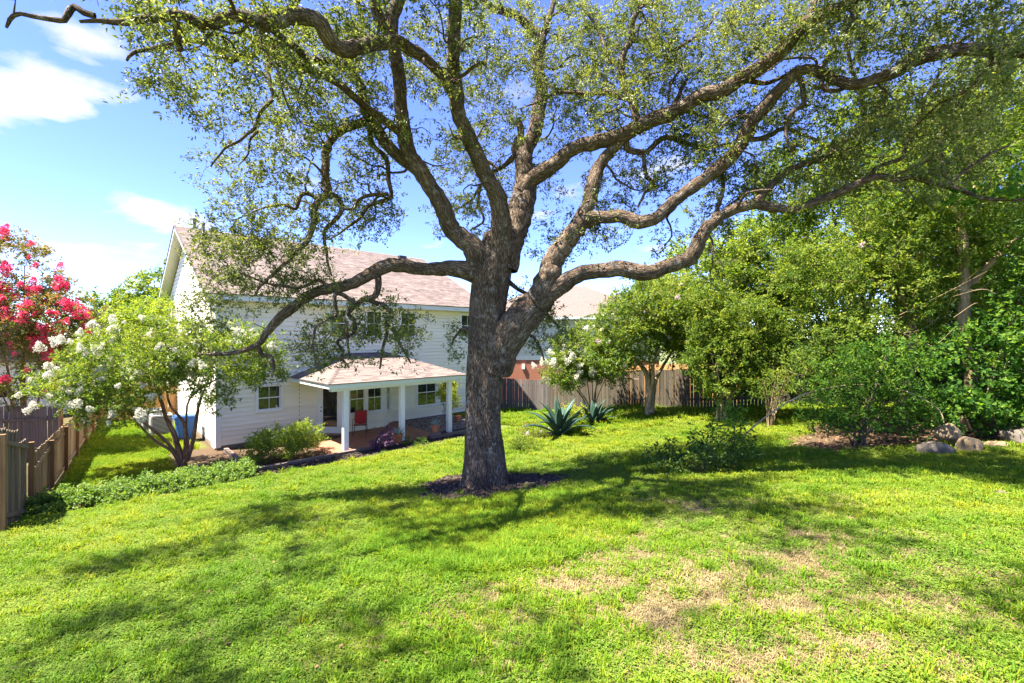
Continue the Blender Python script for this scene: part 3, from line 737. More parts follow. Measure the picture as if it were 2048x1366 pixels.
n = 4000
s = rng.uniform(7.45, 10.6, n); t = rng.uniform(-3.5, -0.05, n)
P = C0 + s[:, None] * U + t[:, None] * V
chips('gravel_bed', np.column_stack([P, np.full(n, -0.02) + rng.uniform(-.02, .02, n)]), 0.045, MAT['gravel'], 'brown gravel bed between patio and rear wall', 'gravel', 0.6)
gb = MB().box(7.43, 10.6, -3.5, -0.03, -0.3, -0.03).build('gravel_base', MAT['gravel']); gb.location = (C0[0], C0[1], 0); gb.rotation_euler = (0, 0, HANG); struct(gb)

def timber(p, q, w=0.14, h=0.15, zt0=0.1, zt1=None, label=''):
    p = np.array(p, float); q = np.array(q, float); zt1 = zt0 if zt1 is None else zt1
    L_ = np.linalg.norm(q - p); a = math.atan2(q[1] - p[1], q[0] - p[0])
    n = max(3, int(L_ / 0.12)); mb = MB()
    xs = np.linspace(0, L_, n)
    vs, fs = [], []
    sd = rng.uniform(0, 99)
    for x in xs:
        k = x / L_; zt = (zt1 - zt0) * k
        j = lambda m_: 0.011 * wob(np.array([x + sd, m_ * 7.0, sd]), 4)
        vs += [(x, -w / 2 + j(1), zt - h), (x, w / 2 + j(2), zt - h), (x, w / 2 + j(3), zt + j(4)), (x, w / 2 - .02, zt + .006 + j(5)), (x, -w / 2 + .02, zt + .006 + j(6)), (x, -w / 2 + j(7), zt + j(8))]
    for i in range(n - 1):
        for k in range(6): fs.append((i * 6 + k, i * 6 + (k + 1) % 6, i * 6 + 6 + (k + 1) % 6, i * 6 + 6 + k))
    fs += [tuple(range(6)), tuple(range((n - 1) * 6, n * 6))]
    mb.add(vs, fs)
    o = mb.build('landscape_timber', MAT['timber'])
    o.location = (p[0], p[1], zt0); o.rotation_euler = (0, 0, a)
    return tag(o, label, 'timber', 'weathered timbers edging the beds')
W = lambda s, t: st2w(s, t)
timber(W(0.15, -5.62), W(2.9, -5.62), 0.20, 0.2, 0.06, label='weathered timber at lawn edge, left end of the lower row')
timber(W(2.93, -5.62), W(5.5, -5.60), 0.20, 0.2, 0.055, label='weathered timber at lawn edge, middle of the lower row')
timber(W(5.53, -5.60), W(8.2, -5.55), 0.20, 0.22, 0.05, label='weathered timber at lawn edge, ending behind the oak trunk')
timber(W(0.3, -4.25), W(2.75, -4.22), 0.16, 0.26, 0.04, label='dark timber in front of the clipped shrub below the wall')
timber(W(2.78, -4.22), W(5.1, -4.2), 0.16, 0.26, 0.05, label='dark timber along patio front edge at the left post')
timber(W(0.16, -0.6), W(0.16, -4.3), 0.14, 0.18, 0.03, label='pale short timber running out from the house corner')
timber(W(-4.78, -3.95), W(-3.4, -3.6), 0.20, 0.26, 0.16, label='short thick grey timber at foot of side fence')
timber(W(6.75, -4.35), W(8.9, -4.3), 0.16, 0.24, 0.06, label='timber behind the right potted aloe')
# soil in the planter between the timber rows
pl = MB().box(0.2, 8.6, -5.5, -4.34, -0.3, -0.06).build('planter_bed', MAT['soil']); pl.location = (C0[0], C0[1], 0); pl.rotation_euler = (0, 0, HANG); struct(pl)
n = 5000; s = rng.uniform(0.2, 8.2, n); t = rng.uniform(-5.5, -4.3, n); P = C0 + s[:, None] * U + t[:, None] * V
chips('planter_mulch', np.column_stack([P, rng.uniform(-.06, -.03, n)]), 0.05, MAT['mulch'], 'dark bark mulch between the two timber rows', 'mulch', 0.3)

# mulch ring around the oak
n = 6000
ang = rng.uniform(0, 2 * math.pi, n); rr = np.sqrt(rng.uniform(0, 1, n)) * (1.52 + 0.2 * np.sin(ang * 3 + 1) + 0.12 * np.sin(7 * ang))
x = TRUNK[0] + 0.05 + rr * np.cos(ang) * 1.05; y = TRUNK[1] - .05 + rr * np.sin(ang) * 0.95
chips('mulch_ring', np.column_stack([x, y, gz(x, y) + 0.03 + rng.uniform(0, .04, n)]), 0.075, MAT['mulch'], 'ring of dark bark mulch round the oak trunk', 'mulch', 0.3)
# leaf litter under the thicket
n = 6500
x = rng.uniform(6.2, 17, n); y = rng.uniform(10.4, 17.5, n); k = bedness(x, y) > 0.35; x, y = x[k], y[k]
chips('leaf_litter', np.column_stack([x, y, gz(x, y) + 0.012]), 0.055, MAT['litter'], 'brown fallen leaves under the thicket', 'leaf litter', 0.12)

n = 900
x = rng.uniform(-9, 10, n); y = rng.uniform(2.2, 14, n); k = (np.abs(x) < 1.15 * y); x, y = x[k], y[k]
chips('fallen_leaves', np.column_stack([x, y, gz(x, y) + 0.05]), 0.024, MAT['litter'], 'scattered brown fallen leaves on the lawn', 'leaf litter', 0.15)

# ------------------------------------------------------------------ fences
def picket_mesh(name, w, dog, mat):
    mb = MB(); t = 0.018
    if dog: prof = [(-w / 2, 0), (w / 2, 0), (w / 2, 0.985), (w / 4, 1.0), (-w / 4, 1.0), (-w / 2, 0.985)]
    else: prof = [(-w / 2, 0), (w / 2, 0), (w / 2, 1.0), (-w / 2, 1.0)]
    n = len(prof)
    mb.add([(x, 0, z) for x, z in prof] + [(x, t, z) for x, z in prof], [tuple(range(n)), tuple(range(2 * n - 1, n - 1, -1))] + [(i, i + n, (i + 1) % n + n, (i + 1) % n) for i in range(n)])
    return mb.mesh(name, mat)

def fence(name, label, pts, hfun, mat, pmat, posts=2.4, width=0.14, dog=False, side=1, rails=(0.25, 0.8), post_h=0.0, post_mat=None, group=None, rail_side=1, base=None):
    """runs of upright pickets with rails and posts along a polyline; hfun(k) picket height at distance k"""
    pts = [np.array(p, float) for p in pts]
    root = empty(name, (pts[0][0], pts[0][1], 0), 0, label, 'fence', group)
    org = np.array([pts[0][0], pts[0][1], 0.0])
    pm = picket_mesh('picket', width - 0.006, dog, mat)
    base = base or (lambda x, y: float(gz(x, y)))
    dist = 0.0
    for a, b in zip(pts[:-1], pts[1:]):
        L_ = np.linalg.norm(b - a); d = (b - a) / L_; nrm = np.array([-d[1], d[0]]) * rail_side; ang = math.atan2(d[1], d[0])
        k = width / 2
        while k < L_:
            p = a + d * k; h = hfun(dist + k)
            if h > 0:
                z0 = base(p[0], p[1]) + 0.03
                o = link('picket', pm, root); o.location = (p[0] - org[0], p[1] - org[1], z0); o.rotation_euler = (rng.normal(0, .006), rng.normal(0, .008), ang)
                o.scale = (rng.uniform(.93, 1.0), 1, h + rng.normal(0, .012))
            k += width
        m = max(1, round(L_ / posts)); 
        for i in range(m + 1):
            if i == m and b is not pts[-1]: continue
            p = a + d * (L_ * i / m) + nrm * 0.075; h = hfun(min(dist + L_ * i / m, dist + L_ - .01)) + post_h
            if h <= 0: continue
            z0 = base(p[0], p[1])
            mb = MB().box(-.048, .048, -.048, .048, -0.3, h)
            o = mb.build('post', post_mat or pmat, root, bevel=0.006); o.location = (p[0] - org[0], p[1] - org[1], z0); o.rotation_euler = (0, 0, ang)
        for i in range(m):
            k0, k1 = L_ * i / m, L_ * (i + 1) / m
            p0 = a + d * k0 + nrm * 0.03; p1 = a + d * k1 + nrm * 0.03
            h0, h1 = hfun(dist + k0 + .01), hfun(dist + k1 - .01)
            if h0 <= 0: continue
            for f in rails:
                z0 = base(*p0) + f * h0; z1 = base(*p1) + f * h1
                mb = MB(); c = nrm * 0.018
                vs = []
                for (p, z) in ((p0, z0), (p1, z1)):
                    vs.append([(p[0] - c[0] - org[0], p[1] - c[1] - org[1], z - .044), (p[0] + c[0] - org[0], p[1] + c[1] - org[1], z - .044), (p[0] - c[0] - org[0], p[1] - c[1] - org[1], z + .044), (p[0] + c[0] - org[0], p[1] + c[1] - org[1], z + .044)])
                (a0, a1, a2, a3), (b0, b1, b2, b3) = vs
                mb.hexa([a0, b0, a1, b1, a2, b2, a3, b3]).build('rail', mat if rng.random() < .5 else MAT['timber'], root)
        dist += L_
    return root
fk = lambda k: FK + FD * k
fence('side_fence', 'weathered brown picket fence running back along the side yard', [fk(0.12), fk(5.0), fk(10.0), fk(15.0)],
      lambda k: 1.28 if k < 0.35 else (1.47 if k < 8 else 1.5), MAT['fence_brown'], MAT['post_brown'], 2.3, rail_side=-1, rails=(0.13, 0.86), dog=False)
fence('dog_eared_fence', 'taller grey dog-eared fence panel at the left edge with brown end post', [fk(-2.5), fk(0.0)],
      lambda k: 1.97, MAT['fence_old'], MAT['post_brown'], 2.3, dog=True, rail_side=-1, rails=(0.16, 0.9), post_h=-0.08)
fence('neighbour_fence', 'dark brown plank fence behind the side fence', [(-27, 15.0), (-16.1, 16.3)], lambda k: 1.85, MAT['fence_dark'], MAT['post_brown'], 2.6, rail_side=-1, rails=(0.2, 0.75), base=lambda x, y: -0.12)
fence('cedar_gate_fence', 'orange cedar fence closing the side yard beyond the bins', [fk(15.1), tuple(st2w(-0.1, 9.6))], lambda k: 1.75, MAT['cedar'], MAT['cedar'], 2.0, rail_side=1)
fence('rear_fence', 'pale grey board fence between oak trunk and white myrtle', [(-4.5, 30.6), (-0.6, 28.6), (2.15, 27.15)], lambda k: 1.86, MAT['fence_grey'], MAT['fence_grey'], 2.4, rail_side=1)
fence('boundary_fence', 'long shaded board fence behind the myrtles and thicket', [(2.2, 27.1), (5.6, 23.5), (9.3, 20.7), (13.0, 19.3), (18.0, 17.6)], lambda k: 1.86, MAT['fence_shaded'], MAT['fence_shaded'], 2.4, rail_side=1)
fence('far_fence', 'sunlit orange fence showing above the shaded board fence', [(6.3, 26.0), (11.2, 22.6)], lambda k: 2.12, MAT['cedar'], MAT['cedar'], 2.4, rail_side=1)

# ------------------------------------------------------------------ foliage machinery
def rand_dirs(n): d = rng.normal(size=(n, 3)); return d / np.linalg.norm(d, axis=1)[:, None]

def leaf_quads(pos, d, nrm, L, W_, fold=0.15):
    """kite-shaped leaves: base, left, tip, right"""
    s = np.cross(d, nrm); s /= np.linalg.norm(s, axis=1)[:, None] + 1e-9
    nn = np.cross(s, d)
    L = np.asarray(L)[:, None]; W_ = np.asarray(W_)[:, None]
    v = np.stack([pos, pos + d * L * .45 + s * W_ * .5 + nn * W_ * fold, pos + d * L - nn * L * .08, pos + d * L * .45 - s * W_ * .5 + nn * W_ * fold], 1)
    return v.reshape(-1, 3)

def cluster_leaves(cents, radii, per, size, up=0.55, aspect=0.42, tone_base=None, spread=0.22):
    """leaves gathered on short sprigs inside each clump; returns verts, tones"""
    cents = np.asarray(cents, float); n = len(cents)
    radii = np.broadcast_to(np.asarray(radii, float), (n,))
    idx = np.repeat(np.arange(n), per); m = len(idx)
    # sprigs: 6 per clump, leaves along them
    ns = 7
    sd = rand_dirs(n * ns).reshape(n, ns, 3); sd[..., 2] *= 0.75
    so = rng.normal(size=(n, ns, 3)) * 0.32
    w = rng.integers(0, ns, m); f = rng.uniform(0.05, 1, m)
    pos = cents[idx] + (so[idx, w] + sd[idx, w] * (f * 1.1)[:, None]) * radii[idx][:, None] + rng.normal(size=(m, 3)) * (0.07 * radii[idx])[:, None]
    d = sd[idx, w] * 0.8 + rand_dirs(m); d /= np.linalg.norm(d, axis=1)[:, None]
    nr = rand_dirs(m) * (1 - up) + np.array([0, 0, up]); nr /= np.linalg.norm(nr, axis=1)[:, None]
    L = size * rng.uniform(0.65, 1.3, m)
    v = leaf_quads(pos, d, nr, L, L * aspect * rng.uniform(.8, 1.2, m))
    tb = rng.uniform(0.28, 0.72, n) if tone_base is None else np.asarray(tone_base)
    tone = np.clip(tb[idx] + rng.normal(0, spread, m), 0, 1)
    return v, tone

def leaf_obj(name, v, tone, mat, parent):
    n = len(v) // 4
    q = np.arange(4 * n).reshape(-1, 4)
    return link(name, mesh_np(name, v, q, mat, tone=tone), parent)

def connect(nodes, nrad, cents, start_max=0.03, wig=0.14, end_r=0.004, k_r=0.009):
    """twigs from each clump to the nearest wood already there"""
    nodes = np.asarray(nodes, float); nrad = np.asarray(nrad, float); cents = np.asarray(cents, float)
    D = np.sqrt(((cents[:, None, :] - nodes[None, ::max(1, len(nodes) // 600)]) ** 2).sum(-1)).min(1)
    order = np.argsort(D)
    cap = len(nodes) + 3 * len(cents) + 5
    NB = np.zeros((cap, 3)); NR = np.zeros(cap); m = len(nodes); NB[:m] = nodes; NR[:m] = nrad
    tubes = []
    for i in order:
        c = cents[i]; d2 = ((NB[:m] - c) ** 2).sum(1); j = int(np.argmin(d2)); p = NB[j]; L_ = math.sqrt(d2[j])
        if L_ < 0.03: continue
        k = 5; f = np.linspace(0, 1, k)[:, None]
        pts = p + (c - p) * f
        pts[1:-1] += rng.normal(size=(k - 2, 3)) * wig * L_ * 0.5
        pts[1:-1, 2] += -0.05 * L_
        r0 = min(NR[j] * 0.75, start_max, end_r + k_r * L_); r0 = max(r0, end_r)
        rad = np.linspace(r0, end_r, k)
        tubes.append(tube(pts, rad, 4 if r0 < .012 else 6))
        for w in (1, 3, 4):
            NB[m] = pts[w]; NR[m] = rad[w]; m += 1
    return tubes

# ------------------------------------------------------------------ the live oak
OAK = empty('live_oak_tree', (TRUNK[0], TRUNK[1], float(gz(*TRUNK))), 0, 'huge spreading live oak with twisting limbs in the lawn centre', 'tree')
OAK_O = np.array([TRUNK[0], TRUNK[1], float(gz(*TRUNK))])
oak_nodes, oak_rad = [], []
def limb(name, data, step=0.10, sides=12, rough=0.10, grow=True, mat='oak_bark'):
    """data: (px, py, half width px, depth)"""
    P = np.array([pix(a, b, d) for a, b, r, d in data]); R = np.array([r * d / F for a, b, r, d in data])
    w = np.array([[wob(np.array([a * .013, b * .013, 3.3])) for a, b, r, d in data]])[0]
    p, r = resample(P, R, step)
    k = np.linspace(0, 1, len(p))
    r = r * (0.83 if R.max() > .05 else 1.0) * (1 + 0.13 * wob(p + 5, 3.1))
    p[:, 1] += 0.10 * wob(p + 3, 1.4) * np.minimum(1, k * 4)
    kink = 0.50 * r + 0.022
    p += np.stack([wob(p + 11, 3.0), wob(p + 23, 3.0), wob(p + 37, 3.0)], -1) * (kink * np.minimum(1, k * 5))[:, None] * 0.8
    v, q, bc = tube(p, r, sides, rough, seed=rng.uniform(0, 50))
    capi = len(v) - sides
    o = link(name, mesh_np(name, v - OAK_O, q, MAT[mat], True, bc=bc), OAK)
    if grow:
        oak_nodes.extend(p[::2]); oak_rad.extend(r[::2])
    return p, r

# trunk with root flare
tk = [(968, 1010, 76, 10.6), (968, 985, 60, 10.6), (969, 955, 49, 10.6), (969, 915, 44, 10.6), (967, 860, 39, 10.6), (967, 800, 37, 10.6), (971, 745, 39, 10.6), (979, 695, 44, 10.6), (975, 645, 38, 10.6), (978, 595, 40, 10.6), (984, 545, 41, 10.62), (990, 505, 38, 10.64), (996, 470, 30, 10.66)]
P = np.array([pix(a, b, d) for a, b, r, d in tk]); R = np.array([r * d / F for a, b, r, d in tk]) * 0.92
p, r = resample(P, R, 0.05)
v, q, bc = tube(p, r, 56, 0.045, 0)
vv = v.reshape(len(p), 56, 3)
thv = np.arange(56) * 2 * math.pi / 56
hgt = (p[:, 2] - p[0, 2])
fl = np.exp(-np.maximum(hgt - 0.15, 0) / 0.45)
lob = 0.13 * fl[:, None] * np.cos(5 * thv + 0.7)[None] + 0.05 * np.cos(3 * thv[None] + hgt[:, None] * 0.9) + 0.03 * np.cos(9 * thv[None] + 2.2 * hgt[:, None])
vv = p[:, None] + (vv - p[:, None]) * (1 + lob)[..., None]
link('trunk', mesh_np('trunk', vv.reshape(-1, 3) - OAK_O, q, MAT['oak_bark'], True, bc=bc), OAK)

LIMBS = {
 # lower left limb reaching over the patio
 'L0': [(985, 560, 30, 10.6), (950, 545, 23, 10.5), (900, 538, 17, 10.4), (830, 535, 17, 10.2), (780, 528, 16, 10.1), (745, 541, 15, 10.0), (700, 570, 13, 10), (660, 578, 12, 9.9), (625, 585, 11.5, 9.9), (590, 611, 11, 9.8), (560, 636, 10, 9.8), (535, 665, 8.5, 9.8), (515, 690, 7, 9.7), (470, 704, 5, 9.7), (430, 708, 4, 9.6), (398, 709, 2.5, 9.6)],
 'L0a': [(752, 540, 9, 10.0), (757, 562, 8, 9.9), (748, 589, 7, 9.8), (726, 597, 6.5, 9.8), (710, 610, 5.5, 9.8), (697, 626, 5, 9.7), (710, 641, 4.5, 9.7), (705, 665, 4.2, 9.6), (675, 681, 3.8, 9.6), (686, 700, 3.4, 9.6), (684, 715, 3, 9.5), (699, 736, 2, 9.5)],
 'L0b': [(728, 597, 6, 9.8), (744, 602, 6, 9.9), (771, 615, 5.5, 10), (784, 631, 5.2, 10.1), (771, 645, 4.6, 10.1), (786, 663, 4, 10.2), (800, 689, 3, 10.2), (823, 726, 2, 10.3)],
 'L0c': [(712, 606, 5, 9.8), (676, 585, 4.6, 9.6), (668, 596, 4.4, 9.5), (670, 626, 4, 9.5), (649, 639, 3.6, 9.4), (631, 657, 3, 9.3), (631, 700, 2.6, 9.3), (636, 734, 1.8, 9.3)],
 'L0d': [(670, 626, 3.8, 9.5), (691, 639, 3.4, 9.5), (694, 673, 3, 9.5), (699, 712, 2, 9.6)],
 'L0e': [(516, 688, 5.5, 9.7), (520, 702, 5, 9.7), (526, 711, 4.6, 9.7), (541, 714, 4.3, 9.7), (546, 739, 3.5, 9.7), (543, 756, 2, 9.7)],
 'L0f': [(771, 647, 4, 10.1), (773, 664, 3.4, 10.1), (764, 705, 2.8, 10.1), (760, 738, 1.8, 10.1)],
 'L0g': [(655, 577, 4, 9.9), (640, 560, 3.4, 9.8), (600, 575, 3, 9.7), (562, 572, 2.5, 9.6), (530, 566, 1.8, 9.6), (480, 545, 1.4, 9.5)],
 # left rising limb
 'L1': [(990, 590, 36, 10.6), (965, 545, 34, 10.5), (938, 495, 29, 10.4), (905, 458, 24, 10.3), (869, 393, 21, 10.2), (842, 342, 20, 10.0), (818, 297, 19, 9.9), (808, 239, 17, 9.7), (802, 171, 15.5, 9.5), (794, 103, 14.5, 9.3), (790, 34, 14, 9.1), (803, -40, 13, 8.9), (790, -140, 10, 8.6), (760, -230, 7, 8.2)],
 'L1a': [(835, 340, 15, 10.1), (805, 318, 15, 10.1), (780, 292, 14.5, 10.1), (753, 253, 14, 10.1), (736, 232, 13.5, 10.1), (722, 178, 11, 10.2), (705, 143, 10, 10.2), (694, 118, 9, 10.2), (703, 85, 8, 10.2), (722, 60, 7.5, 10.2), (721, 34, 6.5, 10.2), (705, -30, 5, 10.1), (690, -90, 3, 10.1)],
 'L1b': [(742, 240, 11, 10.1), (705, 253, 10, 10.0), (671, 270, 10, 9.9), (654, 297, 9.5, 9.9), (649, 328, 9.5, 9.8), (650, 362, 9.5, 9.8), (657, 388, 9, 9.8), (636, 410, 8, 9.8), (630, 440, 7.5, 9.7), (620, 472, 6.5, 9.7), (606, 492, 6, 9.6), (583, 515, 5, 9.6), (557, 538, 4, 9.5), (533, 562, 3, 9.5), (512, 590, 2, 9.5)],
 'L1c': [(640, 404, 6, 9.8), (626, 392, 5.5, 9.7), (609, 387, 5.2, 9.7), (596, 399, 5, 9.6), (590, 417, 4.5, 9.6), (568, 410, 4, 9.5), (534, 412, 3, 9.4), (500, 425, 2, 9.3), (462, 440, 1.5, 9.2)],
 'L1d': [(657, 388, 6, 9.8), (674, 395, 6, 9.9), (684, 413, 5.6, 10), (678, 437, 5, 10), (652, 459, 4.6, 10.1), (647, 474, 4, 10.1), (652, 505, 3.4, 10.1), (656, 530, 2.8, 10.1), (663, 550, 2, 10.1)],
 'L1e': [(738, 250, 7, 10.1), (746, 290, 6.5, 10.3), (773, 321, 6, 10.4), (774, 359, 5.6, 10.5), (779, 393, 5, 10.5), (739, 411, 4.2, 10.6), (718, 437, 3.4, 10.6), (690, 462, 2.6, 10.7), (660, 480, 1.6, 10.7)],
 'L1f': [(777, 388, 4, 10.5), (739, 390, 3.8, 10.4), (712, 403, 3.3, 10.4), (706, 418, 2.8, 10.3), (684, 421, 2.2, 10.2)],
 'L1g': [(812, 268, 10, 9.9), (790, 258, 10, 9.7), (760, 232, 10, 9.5), (722, 205, 9.5, 9.2), (691, 181, 9, 9.0), (650, 154, 8.5, 8.7), (620, 137, 8, 8.4), (568, 116, 7.5, 8.1), (527, 99, 7, 7.8), (500, 108, 6.5, 7.7), (458, 119, 6.2, 7.5), (437, 99, 6, 7.4), (393, 84, 5.5, 7.2), (342, 92, 5, 7.0), (290, 99, 4.3, 6.8), (267, 106, 3.6, 6.7), (256, 123, 2.2, 6.7)],
 'L1h': [(640, 148, 5, 8.7), (547, 130, 4.6, 8.4), (541, 168, 4.2, 8.3), (546, 200, 4, 8.3), (523, 235, 3.6, 8.2), (515, 262, 3.2, 8.2), (480, 285, 2.8, 8.1), (452, 300, 2.4, 8.0), (425, 335, 1.6, 8)],
 'L1i': [(516, 262, 3, 8.2), (505, 290, 2.4, 8.3), (496, 315, 1.8, 8.3), (480, 335, 1.2, 8.3)],
 # second stem that leans left across the first
 'L2': [(1000, 520, 30, 10.55), (1002, 465, 26, 10.4), (998, 425, 23, 10.2), (978, 369, 21, 10.0), (958, 325, 20, 9.8), (937, 273, 18.5, 9.5), (920, 205, 17.5, 9.2), (913, 137, 17, 8.9), (907, 68, 16.5, 8.6), (907, 0, 16, 8.3), (915, -80, 14, 8.0), (935, -180, 10, 7.6), (960, -280, 6, 7.2)],
 'L2a': [(918, 208, 13, 9.2), (899, 176, 14, 8.9), (879, 143, 14, 8.6), (845, 113, 14.5, 8.3), (814, 92, 15, 8.0), (784, 77, 15, 7.7), (749, 80, 15.5, 7.4), (719, 92, 16, 7.1), (691, 101, 16, 6.9), (667, 82, 16, 6.7), (643, 48, 16.5, 6.5), (616, 28, 16.5, 6.4), (579, 26, 17, 6.2), (544, 43, 18, 6.1), (520, 44, 16, 6.0), (478, 28, 13.5, 5.9), (437, 31, 13, 5.8), (400, 40, 12.5, 5.7), (366, 22, 12, 5.6), (328, 15, 11, 5.5), (290, 24, 9.5, 5.4), (246, 33, 8, 5.3), (191, 31, 6, 5.2), (152, 34, 3.5, 5.2)],
 'L2b': [(190, 32, 6, 5.25), (164, 22, 6, 5.2), (143, 5, 6, 5.2), (128, 18, 5.6, 5.15), (116, 30, 5, 5.1), (75, 27, 4.5, 5.1), (34, 25, 4, 5.0), (12, 36, 3.4, 5.0), (7, 52, 2, 5.0)],
 'L2c': [(342, 24, 10, 5.55), (343, 50, 9.5, 5.6), (342, 75, 9, 5.7), (350, 92, 8, 5.8)],
 'L2d': [(536, 50, 9, 6.1), (554, 66, 8.6, 6.4), (595, 97, 8.2, 7.2), (625, 119, 8, 8.0), (667, 124, 8, 9.0), (700, 140, 8, 10.0)],
 'L2e': [(575, 24, 10, 6.2), (582, 5, 8, 6.3), (600, -25, 6, 6.4), (590, -80, 4, 6.4)],
 'L2f': [(745, -20, 11, 8.6), (752, 8, 12, 8.8), (765, 42, 12.5, 9.0), (784, 68, 12, 9.2), (796, 95, 10, 9.35)],
 # third stem, right of centre
 'L3': [(1010, 540, 30, 10.7), (1020, 480, 28, 10.8), (1036, 425, 27, 10.9), (1046, 365, 25, 11.0), (1053, 308, 20, 11.1), (1074, 246, 17, 11.3), (1081, 185, 15, 11.5), (1077, 130, 13.5, 11.6), (1081, 82, 12.5, 11.7), (1060, 55, 11, 11.7), (1033, 32, 10, 11.6), (1006, 24, 9, 11.6), (978, 7, 8, 11.5), (950, -40, 6, 11.4), (920, -110, 4, 11.3)],
 'L3a': [(1081, 84, 9, 11.7), (1095, 50, 8, 11.8), (1106, 0, 7, 11.9), (1100, -70, 5, 12)],
 'L3b': [(1052, 345, 11, 11.05), (1046, 322, 10, 11.1), (1032, 300, 10, 11.2), (1041, 268, 9, 11.3), (1036, 238, 7.5, 11.3)],
 'L3c': [(1042, 300, 8, 11.15), (1015, 325, 6, 11.4), (989, 339, 5, 11.6), (960, 372, 4, 11.8), (945, 400, 3, 11.9), (905, 425, 2, 12)],
 'L3d': [(960, 375, 4, 11.8), (957, 410, 3.2, 11.8), (966, 440, 2.6, 11.8), (940, 462, 2, 11.9)],
 'R1': [(1043, 385, 20, 10.95), (1060, 360, 19, 10.9), (1102, 334, 18, 10.7), (1147, 303, 18, 10.5), (1191, 288, 18, 10.3), (1239, 272, 19, 10.1), (1290, 252, 19, 9.9), (1342, 228, 18.5, 9.6), (1393, 197, 18, 9.3), (1444, 184, 18, 9.1), (1496, 153, 17, 8.8), (1547, 116, 17, 8.5), (1588, 70, 16.5, 8.2), (1632, 35, 15, 7.9), (1677, 16, 13, 7.6), (1725, -15, 10, 7.3), (1790, -60, 7, 7.0)],
 'R1a': [(1277, 252, 11, 9.95), (1265, 207, 10, 10), (1247, 164, 9, 10.1), (1243, 133, 8.5, 10.2), (1249, 106, 8, 10.2), (1263, 78, 8, 10.2), (1266, 44, 7.5, 10.2), (1280, 16, 7, 10.2), (1296, -30, 6, 10.2), (1320, -110, 4, 10.2)],
 'R1b': [(1262, 200, 6, 10), (1240, 194, 5.5, 10), (1205, 187, 5, 10.1), (1164, 187, 4.5, 10.3), (1113, 189, 4, 10.5), (1080, 205, 3, 10.6), (1040, 222, 2, 10.7)],
 'R1c': [(1245, 130, 5, 10.2), (1219, 120, 4.5, 10.4), (1205, 82, 4, 10.5), (1190, 50, 3.4, 10.6), (1160, 10, 2.5, 10.6)],
 'R1d': [(1262, 82, 6, 10.2), (1287, 80, 5.5, 10.1), (1312, 80, 5.2, 10), (1345, 103, 4.6, 9.9), (1362, 133, 4.2, 9.9), (1342, 171, 3.4, 9.8), (1337, 207, 2.6, 9.8)],
 'R1e': [(1345, 102, 4, 9.9), (1376, 85, 3.4, 9.9), (1417, 51, 2.6, 9.9), (1440, 20, 1.8, 9.8)],
 'R1f': [(1618, 45, 9, 8.0), (1626, 15, 8, 8.1), (1640, -30, 6, 8.2), (1660, -100, 4, 8.3)],
 'R1g': [(1490, 160, 7, 8.9), (1515, 168, 6, 8.9), (1545, 165, 5.5, 8.9), (1590, 140, 5, 8.8)],
 'R1h': [(1330, 235, 6, 9.7), (1348, 215, 5.5, 9.9), (1365, 175, 4.5, 10), (1380, 150, 3, 10.1)],
 'R2': [(990, 740, 40, 10.5), (1013, 685, 40, 10.4), (1048, 630, 37, 10.3), (1083, 583, 33, 10.2), (1101, 545, 27, 10.15), (1104, 514, 25, 10.1), (1127, 479, 23, 10.05), (1158, 448, 20, 10.0), (1191, 435, 16, 9.9), (1239, 437, 16, 9.8), (1284, 444, 16.5, 9.7), (1318, 433, 16.5, 9.6), (1359, 396, 16.5, 9.5), (1393, 369, 16.5, 9.4), (1427, 342, 16, 9.3), (1472, 304, 15.5, 9.1), (1496, 267, 15.5, 9.0), (1526, 222, 15, 8.8), (1561, 181, 14.5, 8.6), (1597, 146, 14.5, 8.4), (1638, 146, 14, 8.2), (1676, 162, 13.5, 8.0), (1720, 168, 13.5, 7.8), (1778, 149, 13.5, 7.6), (1822, 127, 13.5, 7.4), (1866, 111, 13.5, 7.2), (1910, 98, 14, 7.0), (1969, 92, 14.5, 6.8), (2020, 98, 14, 6.7), (2080, 108, 12, 6.5), (2180, 110, 8, 6.2)],
 'R2a': [(1155, 450, 17, 10.0), (1171, 410, 16, 10.1), (1185, 362, 15.5, 10.2), (1200, 328, 15, 10.25), (1222, 300, 14, 10.2), (1248, 275, 12, 10.1)],
 'R2b': [(1250, 278, 8, 10.1), (1258, 300, 7.5, 10.2), (1294, 305, 7, 10.3), (1318, 281, 7, 10.4), (1342, 277, 6.5, 10.4), (1376, 290, 5.5, 10.5), (1420, 296, 4.5, 10.5), (1460, 290, 3, 10.6)],
 'R2c': [(1288, 305, 5, 10.3), (1289, 349, 4.6, 10.2), (1304, 369, 4.2, 10.2), (1287, 388, 3.4, 10.1), (1275, 415, 2.4, 10.1)],
 'R2d': [(1490, 278, 7.5, 9.0), (1520, 278, 6.5, 9.1), (1547, 270, 6, 9.2), (1562, 263, 5.5, 9.2), (1595, 271, 4.6, 9.3), (1632, 281, 3, 9.3)],
 'R2e': [(1598, 150, 8, 8.4), (1603, 180, 7, 8.5), (1607, 211, 6.5, 8.5), (1586, 223, 6, 8.5), (1576, 245, 5.2, 8.6), (1576, 275, 4, 8.6), (1590, 300, 2.5, 8.6)],
 'R2f': [(1638, 146, 7, 8.2), (1655, 115, 6, 8.3), (1682, 75, 5.2, 8.4), (1706, 35, 4.6, 8.5), (1712, -20, 3.5, 8.6)],
 'R2g': [(1795, 140, 7, 7.5), (1810, 118, 6, 7.6), (1850, 98, 5, 7.7), (1905, 85, 4, 7.8), (1960, 60, 3, 7.9)],
 'R2h': [(1640, 150, 7, 8.2), (1650, 178, 6.5, 8.1), (1672, 184, 6, 8.1), (1700, 172, 5.5, 8.0)],
